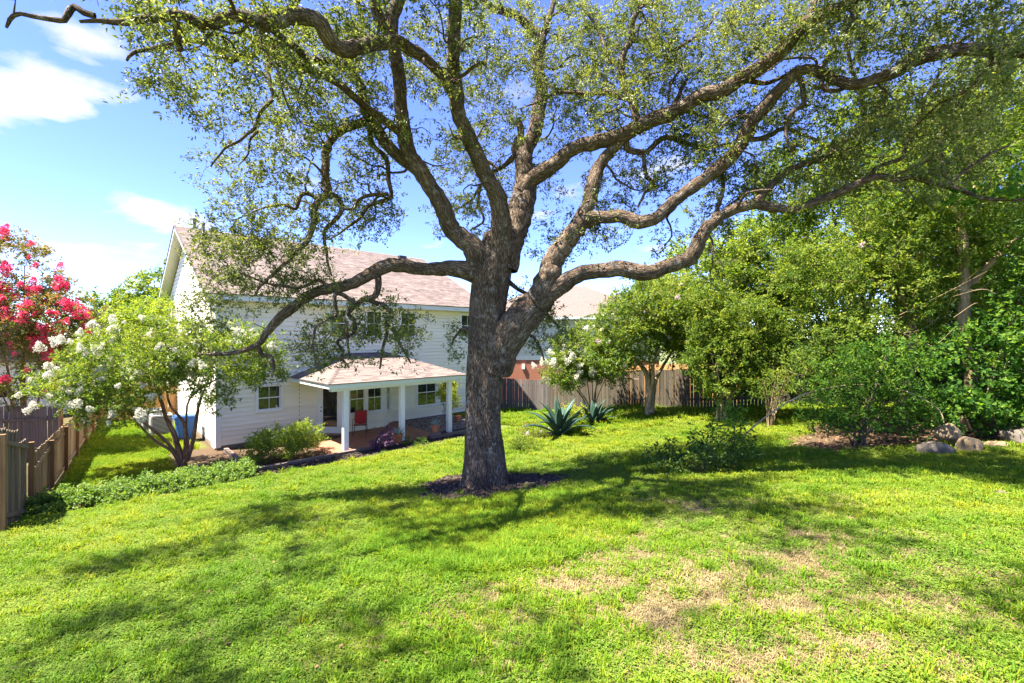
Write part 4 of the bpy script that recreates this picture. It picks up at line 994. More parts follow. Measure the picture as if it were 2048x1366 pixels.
 'R3': [(1070, 605, 26, 10.15), (1118, 572, 22, 10.05), (1154, 550, 19, 9.95), (1193, 540, 18, 9.9), (1233, 534, 17.5, 9.8), (1268, 541, 17.5, 9.7), (1300, 543, 17, 9.6), (1350, 526, 17, 9.5), (1380, 505, 17, 9.4), (1400, 470, 15.5, 9.4), (1425, 446, 14.5, 9.3), (1461, 425, 14, 9.2), (1506, 410, 14, 9.1), (1547, 418, 11, 9.0), (1598, 417, 10.5, 8.9), (1643, 402, 10, 8.8), (1684, 383, 9.5, 8.7), (1734, 361, 9, 8.6), (1760, 356, 8.5, 8.6), (1793, 362, 8, 8.5), (1831, 357, 7.5, 8.4), (1866, 369, 7, 8.3), (1904, 373, 6.5, 8.2), (1939, 387, 6, 8.1), (1969, 398, 5, 8.0), (2030, 402, 3.5, 7.9), (2100, 395, 2, 7.8)],
 'R3a': [(1505, 408, 10, 9.1), (1532, 382, 8.6, 9.2), (1564, 349, 8, 9.3), (1598, 332, 7.6, 9.3), (1643, 318, 7.2, 9.4), (1670, 297, 7, 9.4), (1705, 275, 6.4, 9.4), (1723, 255, 6, 9.4), (1727, 220, 5.5, 9.4), (1722, 185, 5, 9.3), (1706, 141, 4.5, 9.2), (1698, 100, 3.5, 9.1), (1690, 50, 2.5, 9)],
 'R3b': [(1738, 358, 6, 8.6), (1748, 340, 5.5, 8.6), (1764, 331, 5.2, 8.7), (1793, 322, 5, 8.7), (1810, 305, 4.7, 8.8), (1816, 278, 4.4, 8.8), (1837, 243, 4, 8.8), (1851, 199, 3.6, 8.7), (1869, 164, 3.2, 8.6), (1892, 133, 2.5, 8.4)],
 'R3c': [(1904, 370, 5.5, 8.2), (1888, 345, 5, 8.3), (1884, 320, 4.6, 8.4), (1888, 275, 4, 8.5), (1900, 240, 3, 8.6), (1925, 200, 2, 8.6)],
 'R3d': [(1904, 366, 4, 8.2), (1930, 340, 3.4, 8.2), (1975, 312, 2.8, 8.1), (2020, 290, 2, 8.1)],
 'R3e': [(1420, 450, 6, 9.3), (1432, 415, 5.5, 9.4), (1444, 375, 5, 9.5), (1440, 340, 3, 9.6)],
 'R4': [(1060, 615, 8, 10.3), (1055, 650, 4.5, 10.5), (1058, 668, 4, 10.6), (1068, 676, 3.6, 10.7), (1082, 698, 3, 10.8), (1090, 720, 2, 10.8)],
 'R4b': [(1008, 555, 9, 10.75), (1034, 575, 5, 10.9), (1052, 588, 4.5, 11.1), (1075, 605, 5, 11.3), (1105, 640, 3.5, 11.5), (1120, 655, 2.2, 11.6)],
 'T1': [(965, 660, 12, 10.65), (938, 658, 5, 10.8), (926, 658, 4, 10.95), (915, 668, 3, 11.1), (905, 690, 2, 11.2)],
}
for nm, data in LIMBS.items():
    rmax = max(x[2] for x in data)
    limb('limb' if rmax > 6 else 'branch', data, 0.09 if rmax > 12 else 0.06, 22 if rmax > 18 else (16 if rmax > 9 else 8), 0.17 if rmax > 6 else 0.08)

# crooked secondary branches off the big limbs
cl = []
_on = np.array(oak_nodes); _or = np.array(oak_rad)
cand = np.where((_or > 0.045) & (_or < 0.20) & (_on[:, 2] > 6.2))[0]
for j in rng.choice(cand, 115, replace=False):
    p = _on[j].copy(); out = p - np.array([TRUNK[0], TRUNK[1], 6.0]); out /= np.linalg.norm(out)
    d = rand_dirs(1)[0] * 0.9 + out * 0.55 + np.array([0, 0, 0.10]); d /= np.linalg.norm(d)
    path = [p]; n_ = int(rng.integers(6, 11))
    for _ in range(n_):
        d = d + rand_dirs(1)[0] * 0.75 + np.array([0, 0, -0.05]); d /= np.linalg.norm(d); path.append(path[-1] + d * rng.uniform(.12, .26))
    path = np.array(path)
    if path[:, 1].min() < 4.2: continue
    r0 = min(_or[j] * .55, rng.uniform(.018, .040)); rr_ = np.linspace(r0, .006, len(path))
    pp, rp = resample(path, rr_, .07)
    v, q, bc = tube(pp, rp, 7, 0.07, rng.uniform(0, 40))
    link('branch', mesh_np('branch', v - OAK_O, q, MAT['oak_bark'], True, bc=bc), OAK)
    oak_nodes.extend(pp[::2]); oak_rad.extend(rp[::2])
    for _ in range(5): cl.append(path[int(rng.integers(len(path) // 2, len(path)))] + rng.normal(size=3) * 0.26)

# foliage clumps: around the thinner wood, then fuller parts of the crown
oak_nodes = np.array(oak_nodes); oak_rad = np.array(oak_rad)
thin = oak_nodes[(oak_rad < 0.075)]
for p in thin:
    if rng.random() < 0.185: cl.append(p + rng.normal(size=3) * np.array([0.26, 0.34, 0.24]))
FILL = [ # px, py, rx, ry, depth range, n
 (500, 330, 105, 110, 8.2, 10.2, 58), (470, 470, 80, 60, 8.8, 10, 52), (560, 560, 110, 55, 9.2, 10.2, 50), (590, 470, 90, 60, 9.2, 10.4, 48), (430, 520, 60, 60, 9.0, 10, 22),
 (720, 675, 120, 55, 9.3, 10.4, 40), (640, 690, 60, 50, 9.2, 9.8, 22), (800, 640, 60, 50, 10, 10.6, 22), (430, 600, 60, 55, 9.4, 10, 16), (390, 640, 55, 60, 9.5, 10, 16),
 (350, 150, 80, 50, 6.8, 8.0, 24), (430, 200, 90, 60, 7.4, 8.6, 26), (280, 55, 70, 40, 5.2, 6.5, 16), (470, 65, 120, 50, 5.8, 7.5, 34), (640, 90, 120, 70, 6.8, 9.5, 70), (700, 200, 80, 60, 9.6, 11, 22), (600, 200, 90, 60, 8.5, 10, 26),
 (720, 330, 60, 60, 10, 11, 14), (740, 440, 70, 40, 10.2, 11, 22), (850, 120, 60, 90, 9.2, 11.5, 46), (1000, 70, 110, 90, 9.5, 12.5, 95), (980, 230, 70, 90, 10.8, 12.5, 44), (940, 360, 60, 60, 11.2, 12.3, 22), (920, 440, 60, 45, 11.4, 12.3, 18),
 (1000, 410, 60, 50, 11.3, 12.4, 16), (1140, 100, 100, 100, 10, 12.5, 105), (1170, 210, 90, 60, 10, 11.8, 44), (1110, 330, 70, 60, 11.2, 12.2, 26), (1250, 60, 110, 80, 9.5, 11.5, 95), (1340, 160, 100, 80, 9.4, 11.2, 90), (1430, 80, 120, 90, 8.6, 10.8, 68),
 (1530, 60, 110, 70, 7.8, 10.2, 58), (1640, 90, 110, 90, 7.6, 10, 64), (1760, 70, 120, 80, 7.2, 9.8, 60), (1890, 60, 130, 80, 6.6, 9.5, 66), (2010, 60, 90, 80, 6.2, 9.0, 44), (1700, 230, 110, 60, 8.2, 9.8, 40), (1560, 230, 70, 60, 8.6, 9.8, 34), (1830, 230, 110, 70, 8, 9.6, 40), (1960, 200, 100, 70, 7.2, 9, 60),
 (1420, 250, 80, 60, 9.2, 10.8, 44), (1340, 330, 110, 60, 9.8, 11, 50), (1220, 390, 60, 60, 10.4, 11.2, 20), (1480, 350, 70, 50, 9.3, 10.3, 26), (1560, 340, 80, 50, 9.0, 9.8, 22), (1660, 370, 70, 40, 8.8, 9.6, 22), (1240, 450, 90, 45, 10.4, 11.2, 18), (1420, 480, 60, 45, 9.4, 10.2, 12), (1900, 320, 100, 60, 8, 9, 44),
 (1090, 660, 55, 45, 10.6, 11.4, 30), (1050, 600, 40, 30, 11, 11.6, 10), (1110, 470, 70, 60, 11, 12, 22), (910, 690, 26, 34, 10.9, 11.3, 8)]
for (px, py, rx, ry, d0, d1, n) in FILL:
    for _ in range(n):
        a = rng.uniform(0, 6.283); r_ = math.sqrt(rng.uniform(0, 1))
        cl.append(pix(px + rx * r_ * math.cos(a), py + ry * r_ * math.sin(a), rng.uniform(d0, d1)))
# the part of the crown that arches above and behind the view
k = 0
while k < 520:
    p = np.array([rng.uniform(-13.5, 9.5), rng.uniform(-3.5, 13.5), rng.uniform(8.0, 13.6)])
    e = ((p[0] + 1.8) / 12) ** 2 + ((p[1] - 6) / 8.5) ** 2 + ((p[2] - 8.5) / 5.2) ** 2
    if e > 1.05: continue
    if p[1] > 0.5:
        yy = HZ - (p[2] - ZC) / p[1] * F
        if yy > -30: continue
    if wob(p * np.array([1, 1, .5]) + 50, 0.75) < 0.02: continue
    cl.append(p); k += 1
cl = np.array(cl)
# keep the open window of sky on the left, and no clump right in front of the lens
py_ = HZ - (cl[:, 2] - ZC) / np.maximum(cl[:, 1], .2) * F; px_ = 1024 + cl[:, 0] / np.maximum(cl[:, 1], .2) * F
bad = (cl[:, 1] > 0.5) & (px_ < 330 - 0.0 * py_) & (py_ > 70) & (py_ < 900) & (px_ < 250 + 0.35 * np.maximum(py_ - 100, 0))
bad |= (np.linalg.norm(cl - np.array([0, 0, ZC]), axis=1) < 4.0)
cl = cl[~bad]
over = []  # unseen leaf clumps above the frame, added to shade the foreground lawn
while len(over) < 700:
    p = np.array([rng.uniform(-11, 7.0), rng.uniform(0.5, 9.5), rng.uniform(9.0, 12.6)])
    if HZ - (p[2] - ZC) / p[1] * F > -60: continue
    if wob(np.array([p[0], p[1], 0]) + 70, 0.62) < 0.10: continue
    over.append(p)
over = np.array(over)
tubes_ = connect(oak_nodes, oak_rad, np.vstack([cl, over]), 0.026, 0.34, 0.0045, 0.010)
v, q, bc = merge(tubes_)
o = link('twigs', mesh_np('twigs', v - OAK_O, q, MAT['oak_bark'], True, bc=bc), OAK); o['kind'] = 'stuff'
v, tone = cluster_leaves(cl, rng.uniform(0.16, 0.36, len(cl)), 84, 0.068, 0.35, 0.40, spread=0.26)
v2_, tone2_ = cluster_leaves(over, 0.46, 66, 0.095, 0.35, 0.45)
v = np.vstack([v, v2_]); tone = np.concatenate([tone, tone2_])
o = leaf_obj('crown', v - OAK_O, tone, MAT['oak_leaf'], OAK); o['kind'] = 'stuff'
print('oak clumps', len(cl), 'leaves', len(v) // 4)

# ------------------------------------------------------------------ flowering trees, shrubs, thicket
def bloom_mesh(name, mat, n=210, r=0.15, h=0.27, size=0.036):
    """one panicle: many small crinkled petals on a cone"""
    k = rng.uniform(0, 1, n) ** 0.8; a = rng.uniform(0, 6.283, n); rr = r * (1 - 0.75 * k) * np.sqrt(rng.uniform(0.2, 1, n))
    pos = np.stack([rr * np.cos(a), rr * np.sin(a), (k - 0.4) * h], -1) + rng.normal(size=(n, 3)) * 0.012
    v = leaf_quads(pos, rand_dirs(n), rand_dirs(n), np.full(n, size) * rng.uniform(.7, 1.4, n), np.full(n, size) * rng.uniform(.7, 1.3, n), 0.35)
    return mesh_np(name, v, np.arange(4 * n).reshape(-1, 4), mat, tone=np.clip(rng.normal(.55, .3, n), 0, 1))
BLOOM = {c: [bloom_mesh('blossom_cluster', MAT[c + '_bloom']) for _ in range(3)] for c in ('white', 'pink', 'blush')}

def ell_points(lobes, n, shell=0.55):
    vol = np.array([l[3] * l[4] * l[5] for l in lobes]) ** 0.75; vol = vol / vol.sum(); out = []; who = []
    for l, f in zip(lobes, vol):
        m = max(3, int(round(n * f))); d = rand_dirs(m); r_ = rng.uniform(0, 1, m) ** (1 / 3.0); r_ = r_ * (1 - shell) + shell * rng.uniform(0.72, 1.04, m)
        p = np.array(l[:3]) + d * r_[:, None] * np.array(l[3:6]) * (1 + 0.18 * wob(d * 2 + l[0], 1.7))[:, None]
        out.append(p)
    return np.vstack(out)

def plant(name, label, cat, base, lobes, n, per, leaf, mat, bark='crape_bark', stems=5, stem_r=0.05, clump=0.3, bloom=None, nbloom=0, bloom_lobes=None, bloom_scale=1.0, up=0.4,
          aspect=0.42, group=None, wood=None, spread=0.24, shell=0.55, fork=0.5, sink=0.05, keep=None):
    """woody plant: stems rising from the base into the crown lobes, twigs to every clump, leaves, blossoms"""
    bz = float(gz(base[0], base[1])) if len(base) < 3 else base[2]
    O = np.array([base[0], base[1], bz]); root = empty(name, tuple(O), 0, label, cat, group)
    cl = ell_points(lobes, n, shell)
    cl = cl[cl[:, 2] > bz + 0.05]
    if keep is not None: cl = cl[keep(cl)]
    nodes, nr, tb = [], [], []
    if wood is None:
        wood = []
        for i in range(stems):
            l = lobes[i % len(lobes)]; a = i * 2.4 + rng.uniform(-.4, .4)
            e = np.array([l[0] + l[3] * 0.45 * math.cos(a), l[1] + l[4] * 0.45 * math.sin(a), l[2] + l[5] * rng.uniform(-0.1, 0.5)])
            s0 = O + np.array([0.06 * math.cos(a) * stems ** .5 * stem_r / .05, 0.06 * math.sin(a) * stems ** .5 * stem_r / .05, -sink])
            m = s0 + (e - s0) * fork; m[:2] += (s0[:2] - m[:2]) * 0.35; m += rng.normal(size=3) * 0.05
            q_ = s0 + (e - s0) * 0.25; q_[:2] += (s0[:2] - q_[:2]) * 0.5
            wood.append((np.array([s0, q_, m, e]), np.array([stem_r * 1.25, stem_r, stem_r * 0.7, stem_r * 0.25]) * rng.uniform(.75, 1.1)))
    for P_, R_ in wood:
        p, r = resample(P_, R_, 0.12)
        p = p + np.stack([wob(p + 2, 2.2), wob(p + 7, 2.2), wob(p + 13, 2.2)], -1) * (r * 0.9)[:, None] * np.minimum(1, np.linspace(0, 6, len(p)))[:, None]
        vq = tube(p, r, 9, 0.06, rng.uniform(0, 30))
        link('stem' if len(wood) > 1 else 'trunk', mesh_np('stem', vq[0] - O, vq[1], MAT[bark], True, bc=vq[2]), root)
        h = p[:, 2] - bz; kk = h > 0.35 * (cl[:, 2].min() - bz)
        if kk.any(): nodes.extend(p[kk]); nr.extend(r[kk])
        else: nodes.extend(p[-2:]); nr.extend(r[-2:])
    v, q, bc = merge(connect(nodes, nr, cl, stem_r * 0.5, 0.22, 0.003, 0.008))
    o = link('twigs', mesh_np('twigs', v - O, q, MAT[bark], True, bc=bc), root); o['kind'] = 'stuff'
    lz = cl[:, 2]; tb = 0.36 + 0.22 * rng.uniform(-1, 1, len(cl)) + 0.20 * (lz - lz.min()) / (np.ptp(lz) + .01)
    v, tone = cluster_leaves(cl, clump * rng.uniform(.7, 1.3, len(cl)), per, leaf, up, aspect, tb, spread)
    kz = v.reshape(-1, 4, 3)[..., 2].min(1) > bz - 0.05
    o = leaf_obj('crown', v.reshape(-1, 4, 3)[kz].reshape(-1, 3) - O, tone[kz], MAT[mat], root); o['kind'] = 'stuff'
    if nbloom:
        bl = bloom_lobes or lobes
        vol = np.array([l[3] * l[4] * l[5] for l in bl]) ** .6; vol /= vol.sum()
        for l, f in zip(bl, vol):
            for _ in range(int(round(nbloom * f))):
                while True:
                    d = rand_dirs(1)[0]
                    if d[1] < 0.35 and d[2] > -0.75: break
                p = np.array(l[:3]) + d * np.array(l[3:6]) * rng.uniform(0.85, 1.08)
                if p[2] < bz + .3: continue
                b = link('blossom_cluster', BLOOM[bloom][int(rng.integers(0, 3))], root); b.location = p - O
                b.rotation_euler = (rng.uniform(-.9, .9), rng.uniform(-.9, .9), rng.uniform(0, 6)); k = bloom_scale * rng.uniform(.45, 1.3); b.scale = (k * rng.uniform(.8, 1.3), k * rng.uniform(.8, 1.3), k)
    return root

# white crape myrtle by the house corner: four reddish stems fanning out
gb_ = float(gz(-10.87, 15.0)); b0 = np.array([-10.87, 15.0, gb_ - .05])
def st(*pp): return np.array([b0] + [np.array(p) for p in pp])
wd = [(st(pix(352, 880, 15.0), pix(332, 835, 15.0), pix(318, 775, 15.0), pix(300, 700, 15)), np.array([.11, .08, .06, .045, .02])),
      (st(pix(383, 890, 14.9), pix(392, 850, 14.9), pix(402, 800, 14.8), pix(425, 745, 14.8)), np.array([.09, .07, .055, .04, .018])),
      (st(pix(345, 905, 14.8), pix(310, 880, 14.6), pix(282, 852, 14.4), pix(240, 800, 14.2)), np.array([.07, .05, .04, .03, .015])),
      (st(pix(372, 880, 15.1), pix(366, 845, 15.2), pix(340, 810, 15.3), pix(330, 760, 15.4)), np.array([.08, .06, .05, .035, .018])),
      (st(pix(376, 885, 15.1), pix(372, 850, 15.3), pix(385, 790, 15.6), pix(470, 740, 15.5)), np.array([.06, .045, .035, .03, .018])),
      (st(pix(330, 880, 14.7), pix(250, 820, 14.3), pix(160, 780, 14.0)), np.array([.06, .045, .035, .015]))]
lw = [(-12.2, 14.7, 3.35, 1.8, 1.7, 1.3), (-13.5, 14.3, 2.75, 1.15, 1.2, 0.95), (-11.0, 14.9, 3.8, 1.6, 1.5, 1.0), (-9.3, 15.0, 3.6, 1.6, 1.2, 1.05), (-12.2, 14.0, 2.15, 1.2, 0.9, 0.75), (-8.3, 15.0, 3.35, 0.9, .8, .8), (-9.7, 14.7, 2.4, 0.6, .6, .6)]
plant('crape_myrtle_tree', 'white-flowering crape myrtle with reddish stems by the house corner', 'tree', (-10.87, 15.0), lw, 620, 105, 0.085, 'crape_leaf', wood=wd, clump=0.30, bloom='white', nbloom=105, bloom_scale=0.85,
      bloom_lobes=[(-12.4, 14.3, 3.1, 2.1, 1.6, 1.5), (-13.6, 14.1, 2.6, 1.1, 1.2, 1.0), (-12.0, 13.9, 2.2, 1.4, .8, .9), (-11.6, 14.6, 3.9, 1.7, 1.3, 1.0), (-9.3, 14.9, 3.5, 1.6, 1.2, .9), (-9.2, 15.2, 4.3, 1.0, .8, .4)])
plant('crape_myrtle_tree', 'crape myrtle covered in hot pink blossom at the left edge', 'tree', (-19.2, 17.8), [(-19.4, 17.4, 6.4, 1.9, 1.6, 2.0), (-18.2, 17.2, 4.9, 1.9, 1.7, 1.6), (-18.6, 16.6, 3.0, 2.0, 1.1, 1.3), (-16.9, 17.3, 4.6, 1.1, 1.2, 1.1)], 430, 100, 0.10, 'crape_leaf_red', stems=5, clump=0.34, bloom='pink', nbloom=210, bloom_scale=1.25)
plant('shade_tree', 'broad green tree rising behind the pink and white myrtles', 'tree', (-22.5, 31.0), [(-22.5, 31, 6.6, 3.2, 2.6, 2.5), (-24.5, 30, 5.2, 3.0, 2.4, 2.1), (-20.6, 31, 8.0, 1.7, 1.7, 1.9), (-26.5, 31, 5.0, 2.4, 2.4, 2.4), (-21.5, 28.8, 4.6, 2.2, 1.7, 1.7)], 330, 76, 0.23, 'tree_leaf', 'oak_bark', stems=4, stem_r=.14, clump=0.62)
plant('ornamental_tree', 'yellow-green tree below the roof eave, behind the white myrtle', 'tree', (-19.9, 25.6), [(-19.6, 25.4, 4.7, 1.9, 1.6, 1.6), (-21.2, 25.0, 4.4, 1.5, 1.5, 1.4)], 200, 90, 0.15, 'bright_leaf', 'oak_bark', stems=4, stem_r=.08, clump=0.5)

# right-hand myrtles
plant('crape_myrtle_shrub', 'white-flowering myrtle shrub behind the agaves', 'shrub', (3.9, 22.2), [(3.6, 22.0, 3.4, 1.7, 1.4, 1.3), (2.6, 21.8, 2.6, 1.2, 1.1, 1.0), (4.6, 22, 3.0, 1.2, 1.1, 1.2)], 280, 95, 0.12, 'crape_leaf', stems=8, stem_r=.035, clump=0.38, bloom='white', nbloom=44, bloom_scale=1.1, bark='pale_bark', bloom_lobes=[(2.5, 21.6, 2.9, 1.4, 1.1, 1.1), (3.6, 21.9, 3.3, 1.5, 1.3, 1.3)])
cb_ = np.array([5.98, 19.85, float(gz(5.98, 19.85)) - .05])
wd = [(np.array([cb_, pix(1300, 800, 19.8), pix(1292, 760, 19.8), pix(1280, 730, 19.7), pix(1240, 680, 19.6)]), np.array([.20, .15, .12, .08, .03])),
      (np.array([cb_ + (0.1, 0, 0), pix(1304, 790, 19.8), pix(1300, 745, 19.9), pix(1302, 700, 20), pix(1305, 640, 20)]), np.array([.14, .10, .08, .06, .03])),
      (np.array([cb_ + (0.12, .05, 0), pix(1308, 770, 19.9), pix(1322, 740, 20), pix(1345, 700, 20.1), pix(1380, 650, 20.1)]), np.array([.12, .09, .07, .05, .025])),
      (np.array([cb_ + (-0.1, .05, 0), pix(1296, 775, 19.7), pix(1285, 740, 19.4), pix(1262, 705, 19.2), pix(1220, 660, 19)]), np.array([.10, .08, .06, .045, .02])),
      (np.array([cb_ + (0.0, -.1, 0), pix(1302, 765, 19.6), pix(1310, 720, 19.2), pix(1330, 680, 18.9), pix(1345, 620, 18.8)]), np.array([.10, .08, .06, .045, .02]))]
plant('crape_myrtle_tree', 'pale-blossomed crape myrtle with tan vase-shaped trunk on rear lawn', 'tree', (5.98, 19.85), [(5.2, 19.6, 4.5, 1.9, 1.7, 1.5), (6.6, 19.6, 5.5, 2.0, 1.8, 1.5), (8.0, 19.7, 4.7, 1.8, 1.7, 1.7), (4.4, 19.4, 3.5, 1.0, 1.1, 1.0), (8.6, 19.5, 3.4, 1.1, 1.1, 1.0)], 620, 100, 0.125, 'crape_leaf', 'pale_bark', wood=wd, clump=0.40, bloom='blush', nbloom=26, bloom_scale=0.8)
plant('dense_shrub', 'tall bright green shrub with yellow sprays left of the thicket', 'shrub', (7.9, 17.2), [(7.9, 17.0, 3.2, 1.4, 1.2, 1.3), (8.6, 17.2, 4.6, 1.4, 1.3, 1.3), (7.3, 17.3, 4.9, 0.9, 0.9, 1.4), (9.4, 17.2, 3.4, 1.1, 1.1, 1.5)], 440, 100, 0.115, 'tree_leaf', 'pale_bark', stems=8, stem_r=.04, clump=0.34)
plant('feathery_tree', 'pale yellow-green tree standing beyond the fence under the oak limb', 'tree', (11.8, 27.5), [(11.5, 27, 6.9, 3.3, 2.6, 3.2), (9.0, 26.5, 5.6, 2.4, 2.2, 2.5), (14.5, 27, 8.0, 3.0, 2.4, 3.0), (12.6, 26.5, 9.2, 1.8, 1.8, 1.8)], 380, 84, 0.21, 'bright_leaf', 'pale_bark', stems=5, stem_r=.10, clump=0.62)

# thicket on the right
fb = np.array([12.35, 14.4, float(gz(12.35, 14.4)) - .05])
wd = [(np.array([fb, pix(1822, 640, 14.2), pix(1808, 600, 14.1), pix(1775, 545, 14.0), pix(1735, 490, 13.9), pix(1700, 440, 13.8)]), np.array([.13, .10, .085, .06, .045, .02])),
      (np.array([fb, pix(1826, 640, 14.2), pix(1806, 580, 14.3), pix(1788, 530, 14.4), pix(1798, 470, 14.5), pix(1800, 400, 14.6)]), np.array([.12, .10, .08, .06, .05, .02])),
      (np.array([fb, pix(1815, 630, 14.1), pix(1760, 570, 13.8), pix(1740, 560, 13.6), pix(1690, 565, 13.4), pix(1650, 560, 13.2)]), np.array([.10, .08, .06, .05, .04, .02])),
      (np.array([fb, pix(1830, 600, 14.4), pix(1838, 540, 14.6), pix(1842, 480, 14.8), pix(1870, 430, 15)]), np.array([.10, .08, .06, .05, .02]))]
def stray(n, x0, x1, y0, y1, d0, d1):
    out = []
    for _ in range(n):
        a = pix(rng.uniform(x0, x1), rng.uniform((y0 + y1) / 2, y1), rng.uniform(d0, d1)); L_ = rng.uniform(.8, 2.4); d = np.array([rng.normal() * .8, rng.normal() * .3, rng.uniform(.1, 1.0)]); d /= np.linalg.norm(d)
        b = a + d * L_ * .5 + rng.normal(size=3) * .08; c = a + d * L_ + rng.normal(size=3) * .18; r0 = rng.uniform(.006, .013)
        out.append((np.array([a, b, c]), np.array([r0, r0 * .8, r0 * .35])))
    return out
wd += stray(8, 1600, 1850, 420, 780, 12.6, 13.4)
plant('crape_myrtle_tree', 'leggy many-stemmed myrtle at the front of the thicket', 'tree', (12.35, 14.4), [(10.6, 13.9, 5.2, 1.9, 1.6, 1.7), (12.2, 14.2, 6.8, 2.1, 1.8, 1.6), (9.7, 13.8, 3.9, 1.4, 1.3, 1.2), (9.5, 14.0, 6.3, 1.3, 1.3, 1.2), (13.6, 14.6, 5.6, 1.5, 1.5, 1.8)], 520, 100, 0.105, 'tree_leaf', 'pale_bark', wood=wd, clump=0.38, bloom='blush', nbloom=5, bloom_scale=.7, shell=.35)
fb = np.array([13.2, 13.2, float(gz(13.2, 13.2)) - .05])
wd = [(np.array([fb, pix(1930, 620, 13.2), pix(1928, 520, 13.2), pix(1915, 440, 13.2), pix(1890, 380, 13.2), pix(1880, 280, 13.2)]), np.array([.15, .13, .12, .11, .08, .03])),
      (np.array([fb, pix(1935, 600, 13.3), pix(1955, 560, 13.3), pix(2010, 500, 13.2), pix(2060, 460, 13.1)]), np.array([.12, .10, .09, .07, .03])),
      (np.array([pix(1922, 470, 13.2), pix(1940, 400, 13.4), pix(1975, 320, 13.5), pix(2000, 220, 13.6)]), np.array([.09, .07, .05, .02]))]
wd += stray(8, 1800, 2040, 380, 760, 11.9, 12.8)
plant('slender_tree', 'slender pale-trunked tree towering at the right edge', 'tree', (13.2, 13.2), [(12.9, 13.2, 9.2, 2.4, 2.0, 1.9), (14.6, 13.0, 8.0, 2.0, 1.9, 2.0), (11.6, 13.5, 8.1, 1.5, 1.6, 1.4), (14.2, 12.6, 10.8, 2.0, 1.8, 1.6)], 430, 95, 0.115, 'tree_leaf', 'pale_bark', wood=wd, clump=0.42, shell=.4)
plant('evergreen_tree', 'dark dense evergreen filling the back of the thicket', 'tree', (17.2, 17.2), [(17.2, 17.2, 4.4, 2.9, 2.1, 3.2), (16.2, 17.0, 7.2, 2.6, 2.0, 2.4), (19.0, 16.5, 6.2, 2.6, 2.1, 3.2)], 400, 80, 0.19, 'dark_leaf', 'oak_bark', stems=5, stem_r=.12, clump=0.55)
plant('shade_tree', 'tall leafy tree at the upper right behind the oak limbs', 'tree', (15.5, 20.6), [(14.6, 20.2, 8.8, 3.0, 2.4, 2.6), (17.5, 19.6, 10.2, 3.0, 2.4, 2.9), (13.0, 20.5, 11.0, 2.4, 2.0, 2.0), (16.0, 20.0, 13.0, 2.8, 2.2, 2.0), (19.5, 18.8, 13.5, 2.5, 2.0, 2.5)], 560, 80, 0.19, 'tree_leaf', 'oak_bark', stems=5, stem_r=.16, clump=0.58)
plant('background_tree', 'tall dark tree closing the gap behind the leggy myrtle', 'tree', (14.0, 25.5), [(13.6, 25.5, 5.0, 3.0, 2.0, 3.2), (16.8, 25, 5.2, 3.0, 2.0, 3.4), (15, 25, 8.6, 3.4, 2.2, 2.4)], 420, 84, 0.22, 'tree_leaf', 'oak_bark', stems=5, stem_r=.14, clump=0.7)
plant('background_tree', 'dark leafy tree beyond the fence at the far right', 'tree', (22.5, 22.0), [(21.5, 22, 5.0, 3.0, 2.2, 3.6), (24.5, 21, 7.5, 3.2, 2.2, 4.2)], 330, 84, 0.22, 'dark_leaf', 'oak_bark', stems=5, stem_r=.14, clump=0.7)
plant('understory_shrub', 'dark leafy shrub in front of the boundary fence', 'shrub', (12.3, 16.6), [(12.2, 16.4, 3.1, 1.7, 1.1, 1.4), (10.6, 16.4, 2.9, 1.1, 1.0, 1.1), (14.2, 16.2, 3.1, 1.5, 1.1, 1.5)], 300, 90, 0.12, 'dark_leaf', 'pale_bark', stems=9, stem_r=.03, clump=0.36)
plant('broadleaf_shrub', 'dark stemmed broadleaf shrub beside the boulders', 'shrub', (9.3, 12.2), [(9.2, 12.0, 2.75, 1.35, 0.9, 1.1), (8.3, 12.0, 2.35, 0.7, 0.7, 0.65), (10.4, 12.0, 2.5, 0.9, 0.8, 0.9), (9.6, 11.8, 3.6, 1.2, .8, .6)], 170, 46, 0.105, 'broad_leaf', 'oak_bark', stems=9, stem_r=.03, clump=0.30, aspect=0.46, shell=.2)
plant('vine_thicket', 'tangle of large heart-shaped vine leaves at the right edge', 'vine', (12.9, 12.4), [(12.6, 12.2, 3.2, 1.4, 0.9, 1.3), (14.0, 12.0, 3.9, 1.6, 1.0, 1.9), (12.2, 12.0, 2.1, 1.2, 0.7, 0.6), (13.6, 11.8, 2.0, 1.2, .7, .6), (14.3, 12.0, 6.0, 1.2, .9, 1.2)], 240, 44, 0.125, 'broad_leaf', 'oak_bark', stems=8, stem_r=.03, clump=0.34, aspect=0.75, shell=.45)
plant('grape_vine', 'large-leaved vine hanging from the tip of the right oak limb', 'vine', tuple(pix(1975, 402, 8.0)), [(*pix(1985, 400, 8.0), 0.75, .45, 0.30), (*pix(1925, 418, 8.1), 0.35, .35, 0.25)], 26, 22, 0.12, 'broad_leaf', 'oak_bark', stems=2, stem_r=.012, clump=0.22, aspect=0.75)
plant('low_bush', 'sparse dark bush with pointed leaves on the lawn', 'shrub', (4.45, 10.5), [(4.0, 10.5, 1.45, 0.75, .45, 0.34), (4.9, 10.5, 1.5, 0.7, .45, 0.40), (3.5, 10.6, 1.35, .45, .35, .28)], 62, 26, 0.105, 'dark_leaf', 'oak_bark', stems=7, stem_r=.014, clump=0.20, aspect=.36, shell=.3)
plant('sapling', 'upright leafy sapling behind the sparse bush', 'shrub', (5.15, 11.0), [(5.2, 11.0, 2.15, .42, .4, 0.42), (4.75, 11.1, 1.75, .4, .35, .30), (5.5, 11.0, 1.6, .35, .35, .4)], 44, 28, 0.11, 'broad_leaf', 'oak_bark', stems=4, stem_r=.014, clump=0.20, aspect=.36, shell=.3)
